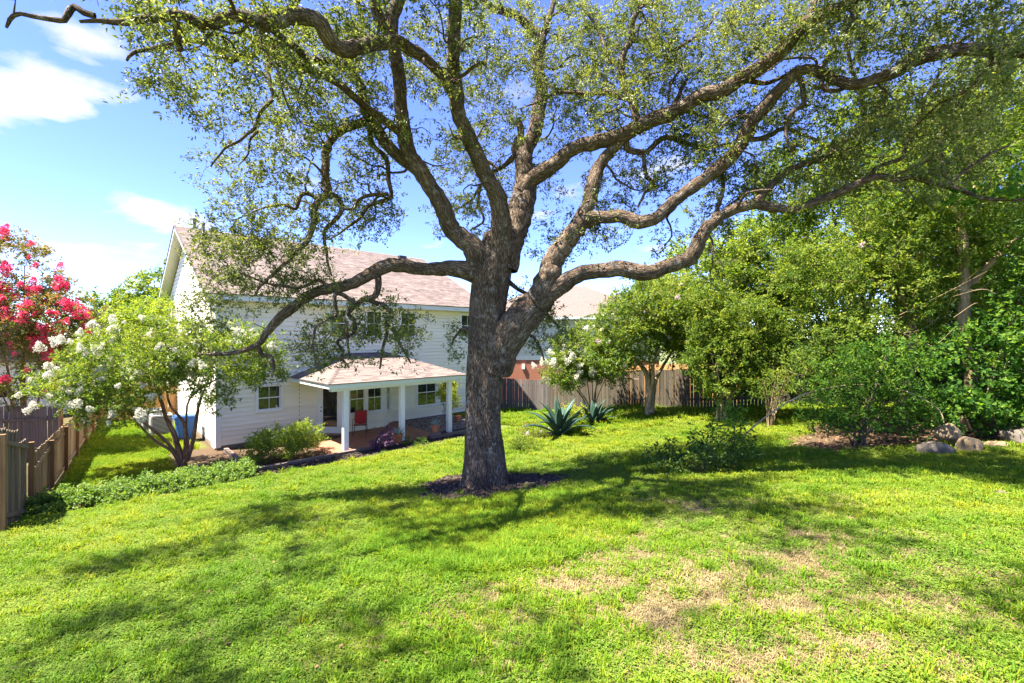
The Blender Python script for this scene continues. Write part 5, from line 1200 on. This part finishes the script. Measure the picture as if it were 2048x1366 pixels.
plant('reed_clump', 'straw-coloured clump of upright reeds with leafy tops', 'shrub', (8.85, 15.6), [(8.8, 15.6, 2.55, .65, .5, .5), (9.3, 15.6, 2.75, .5, .5, .4)], 40, 40, 0.13, 'tree_leaf', 'pale_bark', stems=22, stem_r=.014, clump=0.22, aspect=.22)
# arching bare branches in front of the thicket
for lab, pts in (('pale bare branch arching from the sapling up to the thicket', [pix(1478, 880, 11.0), pix(1530, 835, 11.4), pix(1600, 792, 11.8), pix(1680, 772, 12.0), pix(1745, 770, 12.2), pix(1800, 778, 12.2)]),
                 ('bare branch bending down from the thicket beside the boulders', [pix(1755, 768, 11.9), pix(1810, 782, 11.6), pix(1850, 800, 11.3), pix(1880, 822, 11.1), pix(1888, 845, 11.0)])):
    P_ = np.array(pts); r_ = np.linspace(.022, .008, len(P_)); p, r = resample(P_, r_, .1); v, q, bc = tube(p, r, 7, .05)
    v2 = [tube(resample(np.array([p[int(len(p) * f)], p[int(len(p) * f)] + rng.normal(size=3) * .12 + (0.05, 0, .05), p[int(len(p) * f)] + rng.normal(size=3) * .2 + (.12, 0, .12)]), np.array([.008, .006, .003]), .1)[0], np.linspace(.008, .003, len(resample(np.zeros((3, 3)) + np.arange(3)[:, None] * 0.2, np.ones(3), .1)[0])), 5) for f in ()]
    O = p[0]
    o = link('bare_branch', mesh_np('bare_branch', v - O, q, MAT['pale_bark'], True, bc=bc)); o.location = O
    tag(o, lab, 'branch', 'bare branches before the thicket')

# shrubs by the house
plant('boxwood_shrub', 'rounded yellow-green shrub below the small lower window', 'shrub', tuple(st2w(1.55, -2.9)), [(*st2w(1.3, -3.1), 0.50, .95, .75, .52), (*st2w(2.2, -3.0), 0.55, .7, .6, .5), (*st2w(0.6, -3.2), 0.42, .5, .5, .42)], 230, 80, 0.055, 'bright_leaf', 'oak_bark', stems=9, stem_r=.014, clump=0.18, aspect=.55)
plant('golden_shrub', 'golden yellow upright shrub behind the right patio post', 'shrub', tuple(st2w(9.3, -1.9)), [(*st2w(9.3, -1.9), 1.75, .55, .5, .75), (*st2w(9.5, -1.9), 0.95, .45, .45, .5)], 80, 60, 0.07, 'yellow_leaf', 'pale_bark', stems=6, stem_r=.014, clump=0.2)
plant('purple_plant', 'purple-leaved plant spilling over timber at patio front', 'plant', tuple(st2w(4.55, -4.55)), [(*st2w(4.45, -4.6), .28, .36, .30, .30), (*st2w(4.75, -4.3), .42, .2, .2, .32)], 40, 24, 0.11, 'purple_leaf', 'crape_bark', stems=7, stem_r=.012, clump=0.14, aspect=.26)
plant('low_green_plant', 'low fine green mound in front of the second patio post', 'plant', tuple(st2w(5.75, -4.75)), [(*st2w(5.75, -4.75), .08, .55, .35, .16)], 40, 40, 0.04, 'broad_leaf', 'oak_bark', stems=4, stem_r=.006, clump=0.13)
plant('low_green_plant', 'green mound peeking out right of the oak trunk', 'plant', (0.35, 15.2), [(0.45, 15.2, .55, .55, .45, .34)], 60, 50, 0.06, 'tree_leaf', 'oak_bark', stems=4, stem_r=.01, clump=0.18)
plant('flowering_plant', 'small mauve-flowered plant right of the oak trunk', 'plant', (0.75, 17.6), [(0.8, 17.6, .55, .7, .5, .28)], 34, 30, 0.06, 'crape_leaf_red', 'oak_bark', stems=5, stem_r=.008, clump=0.18, bloom='blush', nbloom=14, bloom_scale=.45)
plant('yellow_flowered_plant', 'upright yellow-flecked plant between the two agaves', 'plant', (2.55, 19.2), [(2.4, 19.2, .95, .3, .3, .5), (2.9, 19.2, .95, .25, .25, .5)], 34, 34, 0.07, 'yellow_leaf', 'oak_bark', stems=6, stem_r=.008, clump=0.16)

# light green groundcover bed along the lawn edge
n = 420; s = rng.uniform(-4.75, -0.05, n); t = -5.5 + (rng.uniform(0, 1, n)) * (1.15 + 0.35 * np.sin((s + 4.8) / 4.7 * 3.1))
P_ = C0 + s[:, None] * U + t[:, None] * V
h = 0.20 + 0.28 * np.clip(1 - np.abs((t + 4.85) / 0.85), 0, 1) + 0.05 * rng.normal(size=n)
cc = np.column_stack([P_, gz(P_[:, 0], P_[:, 1]) + np.maximum(h, .05)])
v, tone = cluster_leaves(cc, 0.19, 100, 0.058, 0.5, 0.62, spread=.2)
kz = v.reshape(-1, 4, 3)[..., 2].min(1) > -0.16
o = leaf_obj('groundcover_bed', v.reshape(-1, 4, 3)[kz].reshape(-1, 3), tone[kz], MAT['ground_leaf'], None); tag(o, 'bed of light green leafy groundcover along the lawn edge', 'groundcover', kind='stuff')

# ------------------------------------------------------------------ agaves and potted aloes
def blade(name, L_, w, curl, mat, thick=0.025, rise=1.1, n=12):
    """thick channelled leaf: starts at the origin, heads out along +x and arches"""
    vs, fs = [], []; x = z = 0.0; a = rise
    for i in range(n + 1):
        k = i / n
        wi = w * (0.62 + 0.9 * k - 1.52 * k ** 2.2 if k < 1 else 0) * 0.5; wi = max(wi, 0.002)
        tk_ = thick * (1 - k * .85)
        ca, sa = math.cos(a), math.sin(a)
        up_ = np.array([-sa, 0, ca]); c = np.array([x, 0, z])
        for (yy, u_) in ((-wi, 0.28 * wi), (-wi * .5, 0.05 * wi), (0, 0), (wi * .5, 0.05 * wi), (wi, 0.28 * wi), (wi * .45, -tk_), (-wi * .45, -tk_)):
            q_ = c + up_ * u_; vs.append((q_[0], yy, q_[2]))
        ds = L_ / n; x += ca * ds; z += sa * ds; a -= curl / n * (0.35 + 1.3 * k)
    for i in range(n):
        for k in range(7): fs.append((i * 7 + k, i * 7 + (k + 1) % 7, i * 7 + 7 + (k + 1) % 7, i * 7 + 7 + k))
    mb = MB().add(vs, fs); return mb.mesh(name, mat, True)

def rosette(name, label, cat, loc, spec, mat, group=None, parent=None):
    root = parent or empty(name, loc, rng.uniform(0, 6), label, cat, group)
    return root
def agave(label, x, y, scale, seed):
    r = random.Random(seed); z = float(gz(x, y))
    root = empty('agave', (x, y, z), 0, label, 'agave', 'agaves on the lawn')
    n = 20
    for i in range(n):
        k = i / (n - 1); a = i * 2.39996 + r.uniform(-.15, .15)
        rise = 0.42 + 0.95 * k; L_ = scale * (1.42 - 0.22 * k) * r.uniform(.88, 1.1); curl = (1.25 - 0.75 * k) * r.uniform(.7, 1.25)
        if i < 3: rise = 0.05; curl = .5; L_ *= .7
        me = blade('leaf', L_, 0.34 * scale, curl, MAT['agave_leaf'], 0.03, rise)
        o = link('leaf', me, root); o.rotation_euler = (0, 0, a); o.location = (0.06 * math.cos(a), 0.06 * math.sin(a), 0.03 + 0.05 * k)
    for i in range(7):
        a = i * 0.9 + .3; o = link('dry_leaf', blade('dry_leaf', 0.5 * scale, .12, .9, MAT['agave_dry'], .012, 0.1), root); o.rotation_euler = (0, 0, a); o.location = (0, 0, .02)
    return root
agave('large dark blue-green agave on the lawn right of the oak', 1.85, 17.6, 1.22, 3)
agave('smaller agave farther back, beside the white myrtle shrub', 3.5, 19.4, 0.95, 8)

def potted(label, s_, t_, z, k=1.0, plant_=True):
    p = st2w(s_, t_); root = empty('potted_aloe', (p[0], p[1], z), 0, label, 'potted plant', 'terracotta pots by the patio')
    MB().lathe([(0.001, 0), (.115 * k, 0), (.165 * k, .25 * k), (.19 * k, .25 * k), (.195 * k, .31 * k), (.17 * k, .31 * k), (.165 * k, .27 * k), (0.001, .265 * k)], 24).build('pot', MAT['terracotta'], root, smooth=False)
    if plant_:
        MB().lathe([(.16 * k, .262 * k), (.001, .275 * k)], 20).build('potting_soil', MAT['soil'], root)
        for i in range(13):
            f = i / 12; o = link('leaf', blade('leaf', (.44 - .1 * f) * k * random.uniform(.8, 1.15), .085 * k, random.uniform(.3, .9), MAT['aloe_leaf'], .014, .45 + .85 * f, 8), root); o.location = (0, 0, .26 * k); o.rotation_euler = (0, 0, i * 2.4)
    return root
potted('potted pale aloe beside the middle patio post', 5.35, -4.15, 0.03, 1.05)
potted('potted pale aloe on a stump end at the patio corner', 7.12, -4.12, 0.16, 1.0)
potted('empty-looking terracotta pot under the golden shrub', 9.75, -2.2, 0.0, 0.95, False)
p_ = st2w(7.12, -4.12)
st_o = MB().lathe([(0.26, -.25), (.25, 0.0), (.235, .15), (.2, .16), (.001, .155)], 16).build('stump', MAT['timber'], smooth=False); st_o.location = (p_[0], p_[1], 0.0); tag(st_o, 'short cut stump under the right potted aloe', 'stump')

# ------------------------------------------------------------------ patio furniture, bins, air conditioners
def chair():
    p = st2w(4.95, -1.62); root = empty('patio_chair', (p[0], p[1], 0.0), HANG - 0.55, 'red sling patio chair with dark metal frame beside the door', 'chair')
    # local: faces -y
    for sx in (-1, 1):
        x = 0.27 * sx
        MB().tube(resample(np.array([(x, -0.27, 0.0), (x, -0.28, 0.35), (x, -0.27, 0.58), (x, -0.18, 0.655), (x, 0.0, 0.655), (x, 0.18, 0.63), (x * .96, 0.27, 0.60)]), np.ones(7), .04)[0], 0.013, 8).build('armrest', MAT['metal_dark'], root, True)
        MB().tube([(x * .96, 0.20, 0.40), (x * .96, 0.27, 0.18), (x, 0.36, 0.0)], 0.013, 8).build('leg', MAT['metal_dark'], root, True)
        MB().tube([(x, -0.275, 0.0), (x, -0.275, 0.2), (x, -.275, .40)], 0.014, 8).build('leg', MAT['metal_dark'], root, True)
        MB().tube(resample(np.array([(x * .92, -0.27, 0.43), (x * .92, 0.0, 0.40), (x * .92, 0.18, 0.40), (x * .92, 0.26, 0.52), (x * .92, 0.34, 0.98)]), np.ones(5), .05)[0], 0.012, 8).build('side_rail', MAT['metal_dark'], root, True)
    for (y, z) in ((-0.27, 0.43), (0.34, 0.98), (.2, .40)):
        MB().tube([(-.25, y, z), (0, y, z), (.25, y, z)], 0.011, 8).build('crossbar', MAT['metal_dark'], root, True)
    prof = resample(np.array([(0, -0.26, 0.445), (0, 0.0, 0.405), (0, 0.15, 0.41)]), np.ones(3), .05)[0]
    def sling(nm, pr):
        vs = []; fs = []
        for i, q_ in enumerate(pr):
            for j, x in enumerate(np.linspace(-.235, .235, 7)): vs.append((x, q_[1], q_[2] - 0.02 * (1 - (x / .235) ** 2)))
        for i in range(len(pr) - 1):
            for j in range(6): fs.append((i * 7 + j, i * 7 + j + 1, i * 7 + 8 + j, i * 7 + 7 + j))
        n_ = len(vs); vs += [(a, b + .004, c - .006) for a, b, c in vs]; fs += [tuple(k + n_ for k in reversed(f)) for f in fs]
        MB().add(vs, fs).build(nm, MAT['red_sling'], root, True)
    sling('seat', prof)
    sling('backrest', resample(np.array([(0, 0.19, 0.44), (0, 0.255, 0.54), (0, 0.335, 0.97)]), np.ones(3), .05)[0])
chair()
p = st2w(3.75, -1.25); o = MB().box(-.42, .42, -.26, .26, 0.003, 0.022).build('doormat', MAT['mat'], bevel=.004); o.location = (p[0], p[1], 0); o.rotation_euler = (0, 0, HANG - .83); tag(o, 'dark brown doormat outside the patio door', 'doormat')

def ac_unit(label, s_, t_, w, h):
    p = st2w(s_, t_); z = float(gz(*p)); root = empty('air_conditioner', (p[0], p[1], z), HANG, label, 'air conditioner', 'air conditioners by the gable wall')
    MB().box(-w * .6, w * .6, -w * .6, w * .6, -.1, .06).build('pad', MAT['concrete'], root)
    a = w / 2
    MB().box(-a + .03, a - .03, -a + .03, a - .03, .06, .06 + h * .93).build('coil', MAT['ac_dark'], root)
    MB().box(-a, a, -a, a, .06 + h * .9, .06 + h).build('top_cover', MAT['ac_metal'], root, bevel=.02)
    MB().box(-a, a, -a, a, .06, .06 + h * .07).build('base_pan', MAT['ac_metal'], root)
    for sx in (-1, 1):
        for sy in (-1, 1): MB().box(sx * a - .03, sx * a + .03, sy * a - .03, sy * a + .03, .06 + h * .07, .06 + h * .9).build('corner_post', MAT['ac_metal'], root)
    k = .06 + h * .12
    while k < .06 + h * .88:
        MB().box(-a, a, -a - .006, -a + .012, k, k + .018).box(-a - .006, -a + .012, -a, a, k, k + .018).build('louver', MAT['ac_metal'], root); k += .055
    MB().lathe([(w * .4, .06 + h), (w * .42, .06 + h + .02), (w * .38, .06 + h + .03), (.02, .06 + h + .045)], 20).build('fan_grille', MAT['ac_dark'], root)
ac_unit('air conditioner nearer the blue bin', -1.2, 5.0, .75, .85)
ac_unit('air conditioner farther back beside the cedar fence', -1.35, 6.5, .75, .9)
def wheelie():
    p = st2w(-0.62, 2.75); root = empty('wheelie_bin', (p[0], p[1], float(gz(*p))), HANG + math.pi / 2, 'blue wheeled recycling bin against the gable wall', 'bin')
    MB().hexa([(-.24, -.27, .05), (.24, -.27, .05), (-.24, .24, .05), (.24, .24, .05), (-.31, -.36, 1.0), (.31, -.36, 1.0), (-.31, .36, 1.0), (.31, .36, 1.0)]).build('body', MAT['bin_blue'], root, bevel=.03)
    MB().hexa([(-.34, -.40, 1.0), (.34, -.40, 1.0), (-.34, .40, 1.0), (.34, .40, 1.0), (-.31, -.36, 1.06), (.31, -.36, 1.06), (-.31, .36, 1.10), (.31, .36, 1.10)]).build('lid', MAT['bin_blue'], root, bevel=.02)
    for sx in (-1, 1): MB().tube([(sx * .25, .27, .12), (sx * .30, .27, .12)], .12, 16).build('wheel', MAT['bin_dark'], root)
    MB().tube([(-.26, .43, 1.0), (0, .43, 1.0), (.26, .43, 1.0)], .018, 8).build('handle', MAT['bin_blue'], root)
wheelie()

# ------------------------------------------------------------------ rocks
def boulder(name, label, x, y, sx, sy, sz, mat, seed, group='limestone rocks in the garden', cat='rock', rot=0, zoff=0):
    import bmesh
    bm = bmesh.new(); bmesh.ops.create_icosphere(bm, subdivisions=4, radius=1)
    vs = np.array([v.co for v in bm.verts]); off = np.array([seed * 3.1, seed * 1.7, seed])
    r = 1 + 0.30 * wob(vs + off, 1.3) + 0.14 * wob(vs + off, 3.7) + 0.05 * wob(vs + off, 9)
    fl = rand_dirs(16)
    v2 = vs * r[:, None]
    for d in fl:       # broken faces
        h_ = v2 @ d; lim = 0.55 + 0.25 * rng.random(); k = h_ > lim; v2[k] -= np.outer((h_[k] - lim) * .8, d)
    for v, c in zip(bm.verts, v2): v.co = (c[0] * sx, c[1] * sy, c[2] * sz)
    me = bpy.data.meshes.new(name); bm.to_mesh(me); bm.free()
    for p in me.polygons: p.use_smooth = True
    o = link(name, me, None, MAT[mat]); o.location = (x, y, float(gz(x, y)) + sz * .18 + zoff); o.rotation_euler = (0, 0, rot)
    return tag(o, label, cat, group)
boulder('boulder', 'rounded grey boulder at the left of the rock group', 10.15, 10.9, .48, .38, .30, 'rock_grey', 1)
boulder('boulder', 'jagged tan limestone block standing among the boulders', 11.0, 10.95, .40, .33, .42, 'rock_tan', 2, rot=.5)
boulder('boulder', 'pale pitted tan rock on top behind the jagged block', 11.2, 11.7, .36, .28, .34, 'rock_tan', 5, zoff=.25)
boulder('boulder', 'big grey boulder at the right edge', 13.2, 11.6, .85, .6, .44, 'rock_grey', 4, rot=.3)
boulder('boulder', 'flat tan rock between the jagged block and the big boulder', 12.0, 11.3, .40, .28, .16, 'rock_tan', 7)
boulder('fieldstone', 'small pale stone lying on the lawn at the right', 8.1, 7.55, .17, .11, .08, 'rock_grey', 6)
boulder('fieldstone', 'tiny white stone in the lawn at the lower left centre', -1.55, 4.2, .045, .03, .02, 'rock_grey', 9)
for i, px_i in enumerate(np.linspace(1140, 1430, 10)):
    d = 17.8 - 0.05 * i; x = (px_i - 1024) / F * d
    boulder('edging_stone', ['first', 'second', 'third', 'fourth', 'fifth', 'sixth', 'seventh', 'eighth', 'ninth', 'tenth'][i] + ' flat tan edging stone from the agaves in the rear lawn row', x, d, .32 + .06 * random.random(), .14, .055, 'rock_tan', 20 + i, group='edging stones across the rear lawn', cat='stone', rot=random.uniform(-.1, .1))

# ------------------------------------------------------------------ neighbouring houses
nh = empty('neighbour_house', (3.6, 37.0, 0), -0.08, 'neighbouring house of brick and pale siding beyond the rear fence', 'house')
MB().box(-6, 7, -5, 5, -.5, 2.55).build('brick_wall', MAT['brick_red'], nh)
MB().box(-6.04, 7.04, -5.04, 5.04, 2.55, 2.85).build('band', MAT['trim'], nh)
MB().box(-6, 7, -5, 5, 2.85, 5.6).build('upper_wall', MAT['nwall'], nh)
mb = MB(); e = .5
mb.add([(-6 - e, -5 - e, 5.55), (7 + e, -5 - e, 5.55), (7 + e, 5 + e, 5.55), (-6 - e, 5 + e, 5.55), (-1.2, 0, 8.3), (2.2, 0, 8.3), (-6 - e, -5 - e, 5.42), (7 + e, -5 - e, 5.42), (7 + e, 5 + e, 5.42), (-6 - e, 5 + e, 5.42)],
       [(0, 1, 5, 4), (1, 2, 5), (2, 3, 4, 5), (3, 0, 4), (6, 9, 8, 7)])
mb.build('roof', MAT['nroof'], nh)
MB().box(-6.53, 7.53, -5.53, -5.501, 5.40, 5.56).build('fascia', MAT['fascia'], nh)
MB().box(-2.5, -2.3, -5.12, -5.001, 1.9, 2.25).build('wall_lamp', MAT['trim'], nh)
for x in (-4.4, 2.5):
    w = MB().box(x, x + 1.2, -5.05, -5.002, 3.6, 5.0).build('window', MAT['trim'], nh)
    for k in (0, 1): MB().box(x + .1 + k * .53, x + .57 + k * .53, -5.06, -5.052, 3.7, 4.9).build('pane', MAT['glass'], w)
nl = empty('neighbour_house', (-30.5, 27.5, 0), HANG, 'neighbouring brown-roofed house half hidden by the pink myrtle', 'house')
MB().box(-4, 4, -5, 5, -.4, 2.9).build('wall', MAT['nwall'], nl)
mb = MB(); mb.add([(-4.5, -5.5, 2.85), (4.5, -5.5, 2.85), (4.5, 5.5, 2.85), (-4.5, 5.5, 2.85), (0, -5.5, 5.6), (0, 5.5, 5.6)], [(0, 4, 5, 3), (1, 2, 5, 4), (0, 1, 4), (2, 3, 5), (0, 3, 2, 1)])
mb.build('roof', MAT['nroof'], nl)
w = MB().box(-1, .6, -5.05, -5.002, .9, 2.2).build('window', MAT['trim'], nl)
MB().box(-.9, .5, -5.06, -5.052, 1.0, 2.1).build('pane', MAT['glass'], w)

# ------------------------------------------------------------------ lawn growth: clover, grass tufts and straw as scattered tufts
tufts = bpy.data.collections.new('tufts')
def tuft(name, mat, v, n, k=4):
    me = mesh_np(name, v, np.arange(4 * n).reshape(-1, 4), mat, tone=rng.uniform(0, 1, n)); o = bpy.data.objects.new(name, me); tufts.objects.link(o)
def clover_tuft(i):
    n = 34; a = rng.uniform(0, 6.283, n); r_ = 0.085 * np.sqrt(rng.uniform(0, 1, n)); h = rng.uniform(.018, .062, n)
    pos = np.stack([r_ * np.cos(a), r_ * np.sin(a), h], -1); d = rand_dirs(n); d[:, 2] *= .25; d /= np.linalg.norm(d, axis=1)[:, None]
    nr = rand_dirs(n) * .38 + np.array([0, 0, 1.0]); L_ = rng.uniform(.018, .034, n)
    tuft('tuft_a%d' % i, MAT['clover'], leaf_quads(pos, d, nr / np.linalg.norm(nr, axis=1)[:, None], L_, L_ * rng.uniform(.6, .85, n), .12), n)
def grass_tuft(i, mat, n, h0, h1, lean, w=.0045, nm='b'):
    vs = []
    for _ in range(n):
        a = rng.uniform(0, 6.283); p = np.array([rng.normal() * .035, rng.normal() * .035, -0.005]); h = rng.uniform(h0, h1); l = lean * rng.uniform(.2, 1.2)
        d = np.array([math.cos(a), math.sin(a), 0]); sd = np.array([-d[1], d[0], 0]) * w * rng.uniform(.7, 1.4)
        m = p + d * h * l * .35 + np.array([0, 0, h * .6]); e = p + d * h * l + np.array([0, 0, h * max(.25, 1 - .35 * l)])
        vs += [p - sd, p + sd, m + sd * .9, m - sd * .9, m - sd * .9, m + sd * .9, e + sd * .12, e - sd * .12]
    tuft('tuft_%s%d' % (nm, i), mat, np.array(vs), 2 * n)
for i in range(4): clover_tuft(i)                                   # 0-3
for i in range(3): grass_tuft(i, MAT['grass'], 22, .05, .10, .7, nm='b')        # 4-6
for i in range(2): grass_tuft(i, MAT['grass'], 26, .10, .18, .75, .005, 'c')     # 7-8
for i in range(3): grass_tuft(i, MAT['straw'], 20, .03, .08, 1.3, .0035, 'd')    # 9-11

def scatter():
    pts = []
    # nearest first: finer and closer, then coarser
    for (y0, y1, dens, sc) in ((1.6, 4.2, 900, 0.72), (4.2, 7.0, 640, 0.84), (7.0, 11.0, 380, 1.0), (11.0, 17.0, 190, 1.3), (17.0, 30.0, 90, 1.8)):
        xw = 1.18 * y1 + 1.0; x0, x1 = max(-xw, -20), min(xw, 20)
        n = int((x1 - x0) * (y1 - y0) * dens); x = rng.uniform(x0, x1, n); y = rng.uniform(y0, y1, n)
        k = (np.abs(x) < 1.17 * y + 0.8); x, y = x[k], y[k]
        pts.append(np.column_stack([x, y, np.full(len(x), sc)]))
    A = np.vstack(pts); x, y, sc = A.T
    P = np.stack([x, y], -1); s = (P - C0) @ U; t = (P - C0) @ V
    side = (P - FK) @ np.array([FD[1], -FD[0]])
    ok = bedness(x, y) < rng.uniform(.25, .75, len(x))
    ok &= ~((t > -0.1) & (s > -0.55))                                   # house
    ok &= ~((t > -5.55) & (s > 0.0) & (s < 10.8) & (t < 0.2))          # patio and planters
    ok &= ~((t > -5.5) & (t < -3.6) & (s < 0.2))                        # groundcover bed
    ok &= (side > 0.08)
    a = np.arctan2(y - TRUNK[1], x - TRUNK[0]); rr = np.hypot((x - TRUNK[0]) / 1.05, (y - TRUNK[1]) / .95)
    ok &= (rr > (1.55 + 0.2 * np.sin(a * 3 + 1)) * (0.90 + .18 * rng.uniform(0, 1, len(x)) - 0.5 * (rng.uniform(0, 1, len(x)) < .02)))
    # outside the fences
    for (p, q) in (((2.2, 27.1), (5.6, 23.5)), ((5.6, 23.5), (9.3, 20.7)), ((9.3, 20.7), (18, 17.6)), ((-4.5, 30.6), (2.15, 27.15))):
        p = np.array(p); q = np.array(q); d = q - p; cr = d[0] * (y - p[1]) - d[1] * (x - p[0]); seg = ((P - p) @ d) / (d @ d)
        ok &= ~((cr > 0) & (seg > -.05) & (seg < 1.05))
    x, y, sc, P = x[ok], y[ok], sc[ok], P[ok]; n = len(x)
    p3 = np.column_stack([x, y, 0 * x]); dry = dryness(x, y)
    g = wob(p3 + 17, 0.55) + .5 * wob(p3 + 31, 1.7)                        # where grass beats clover
    lush = 1.1 - np.hypot((x + 0.1) / 2.1, (y - 7.6) / 2.6)                   # long grass in the deep shade by the trunk
    g = g + np.clip(lush, 0, 1) * 1.6
    u = rng.uniform(0, 1, n)
    idx = rng.integers(0, 4, n)
    gr = (g + rng.normal(0, .45, n)) > 0.12; idx[gr] = 4 + rng.integers(0, 3, gr.sum())
    spr = rng.uniform(0, 1, n) < .13; idx[spr] = np.where(rng.uniform(0, 1, spr.sum()) < .35, 7, 4) + rng.integers(0, 2, spr.sum())
    tall = gr & (lush > 0.1) & (u < .75); idx[tall] = 7 + rng.integers(0, 2, tall.sum())
    st_ = (u < dry * 1.25); idx[st_] = 9 + rng.integers(0, 3, st_.sum())
    drop = (rng.uniform(0, 1, n) < dry * .62); keep = ~drop
    lowyard = ((P - C0) @ V > -3.7) & ((P - C0) @ U < 0); idx[lowyard] = 4 + rng.integers(0, 3, lowyard.sum())
    vary = np.clip(.5 + .42 * wob(p3 + 41, .8) + .30 * wob(p3 + 61, 2.7) + rng.normal(0, .16, n) + .25 * dry, 0, 1)
    z = gz(x, y)
    scl = sc * rng.uniform(.75, 1.3, n)
    x, y, z, idx, vary, scl = [q_[keep] for q_ in (x, y, z, idx, vary, scl)]
    n = len(x); print('tufts', n)
    me = bpy.data.meshes.new('lawn_growth'); me.vertices.add(n); me.vertices.foreach_set('co', np.column_stack([x, y, z]).astype(np.float32).ravel()); me.update()
    for nm, ty, arr in (('idx', 'INT', idx.astype(np.int32)), ('vary', 'FLOAT', vary.astype(np.float32)), ('scl', 'FLOAT', scl.astype(np.float32)), ('yaw', 'FLOAT', rng.uniform(0, 6.283, n).astype(np.float32))):
        at = me.attributes.new(nm, ty, 'POINT'); at.data.foreach_set('value', arr)
    o = link('grass', me); tag(o, 'bright green lawn of clover, grass and straw patches', 'grass', kind='stuff')
    ng = bpy.data.node_groups.new('scatter_tufts', 'GeometryNodeTree')
    ng.interface.new_socket('Geometry', in_out='INPUT', socket_type='NodeSocketGeometry'); ng.interface.new_socket('Geometry', in_out='OUTPUT', socket_type='NodeSocketGeometry')
    N, L = ng.nodes, ng.links
    gi = N.new('NodeGroupInput'); go = N.new('NodeGroupOutput')
    ci = N.new('GeometryNodeCollectionInfo'); ci.inputs['Collection'].default_value = tufts; ci.inputs['Separate Children'].default_value = True; ci.inputs['Reset Children'].default_value = True
    ip = N.new('GeometryNodeInstanceOnPoints'); ip.inputs['Pick Instance'].default_value = True
    mp = N.new('GeometryNodeMeshToPoints')
    L.new(gi.outputs[0], mp.inputs['Mesh']); L.new(mp.outputs[0], ip.inputs['Points']); L.new(ci.outputs[0], ip.inputs['Instance'])
    def na(nm, ty):
        a_ = N.new('GeometryNodeInputNamedAttribute'); a_.data_type = ty; a_.inputs['Name'].default_value = nm; return a_.outputs[0]
    L.new(na('idx', 'INT'), ip.inputs['Instance Index'])
    cx = N.new('ShaderNodeCombineXYZ'); L.new(na('yaw', 'FLOAT'), cx.inputs[2]); L.new(cx.outputs[0], ip.inputs['Rotation'])
    L.new(na('scl', 'FLOAT'), ip.inputs['Scale'])
    L.new(ip.outputs[0], go.inputs[0])
    md = o.modifiers.new('scatter', 'NODES'); md.node_group = ng
scatter()
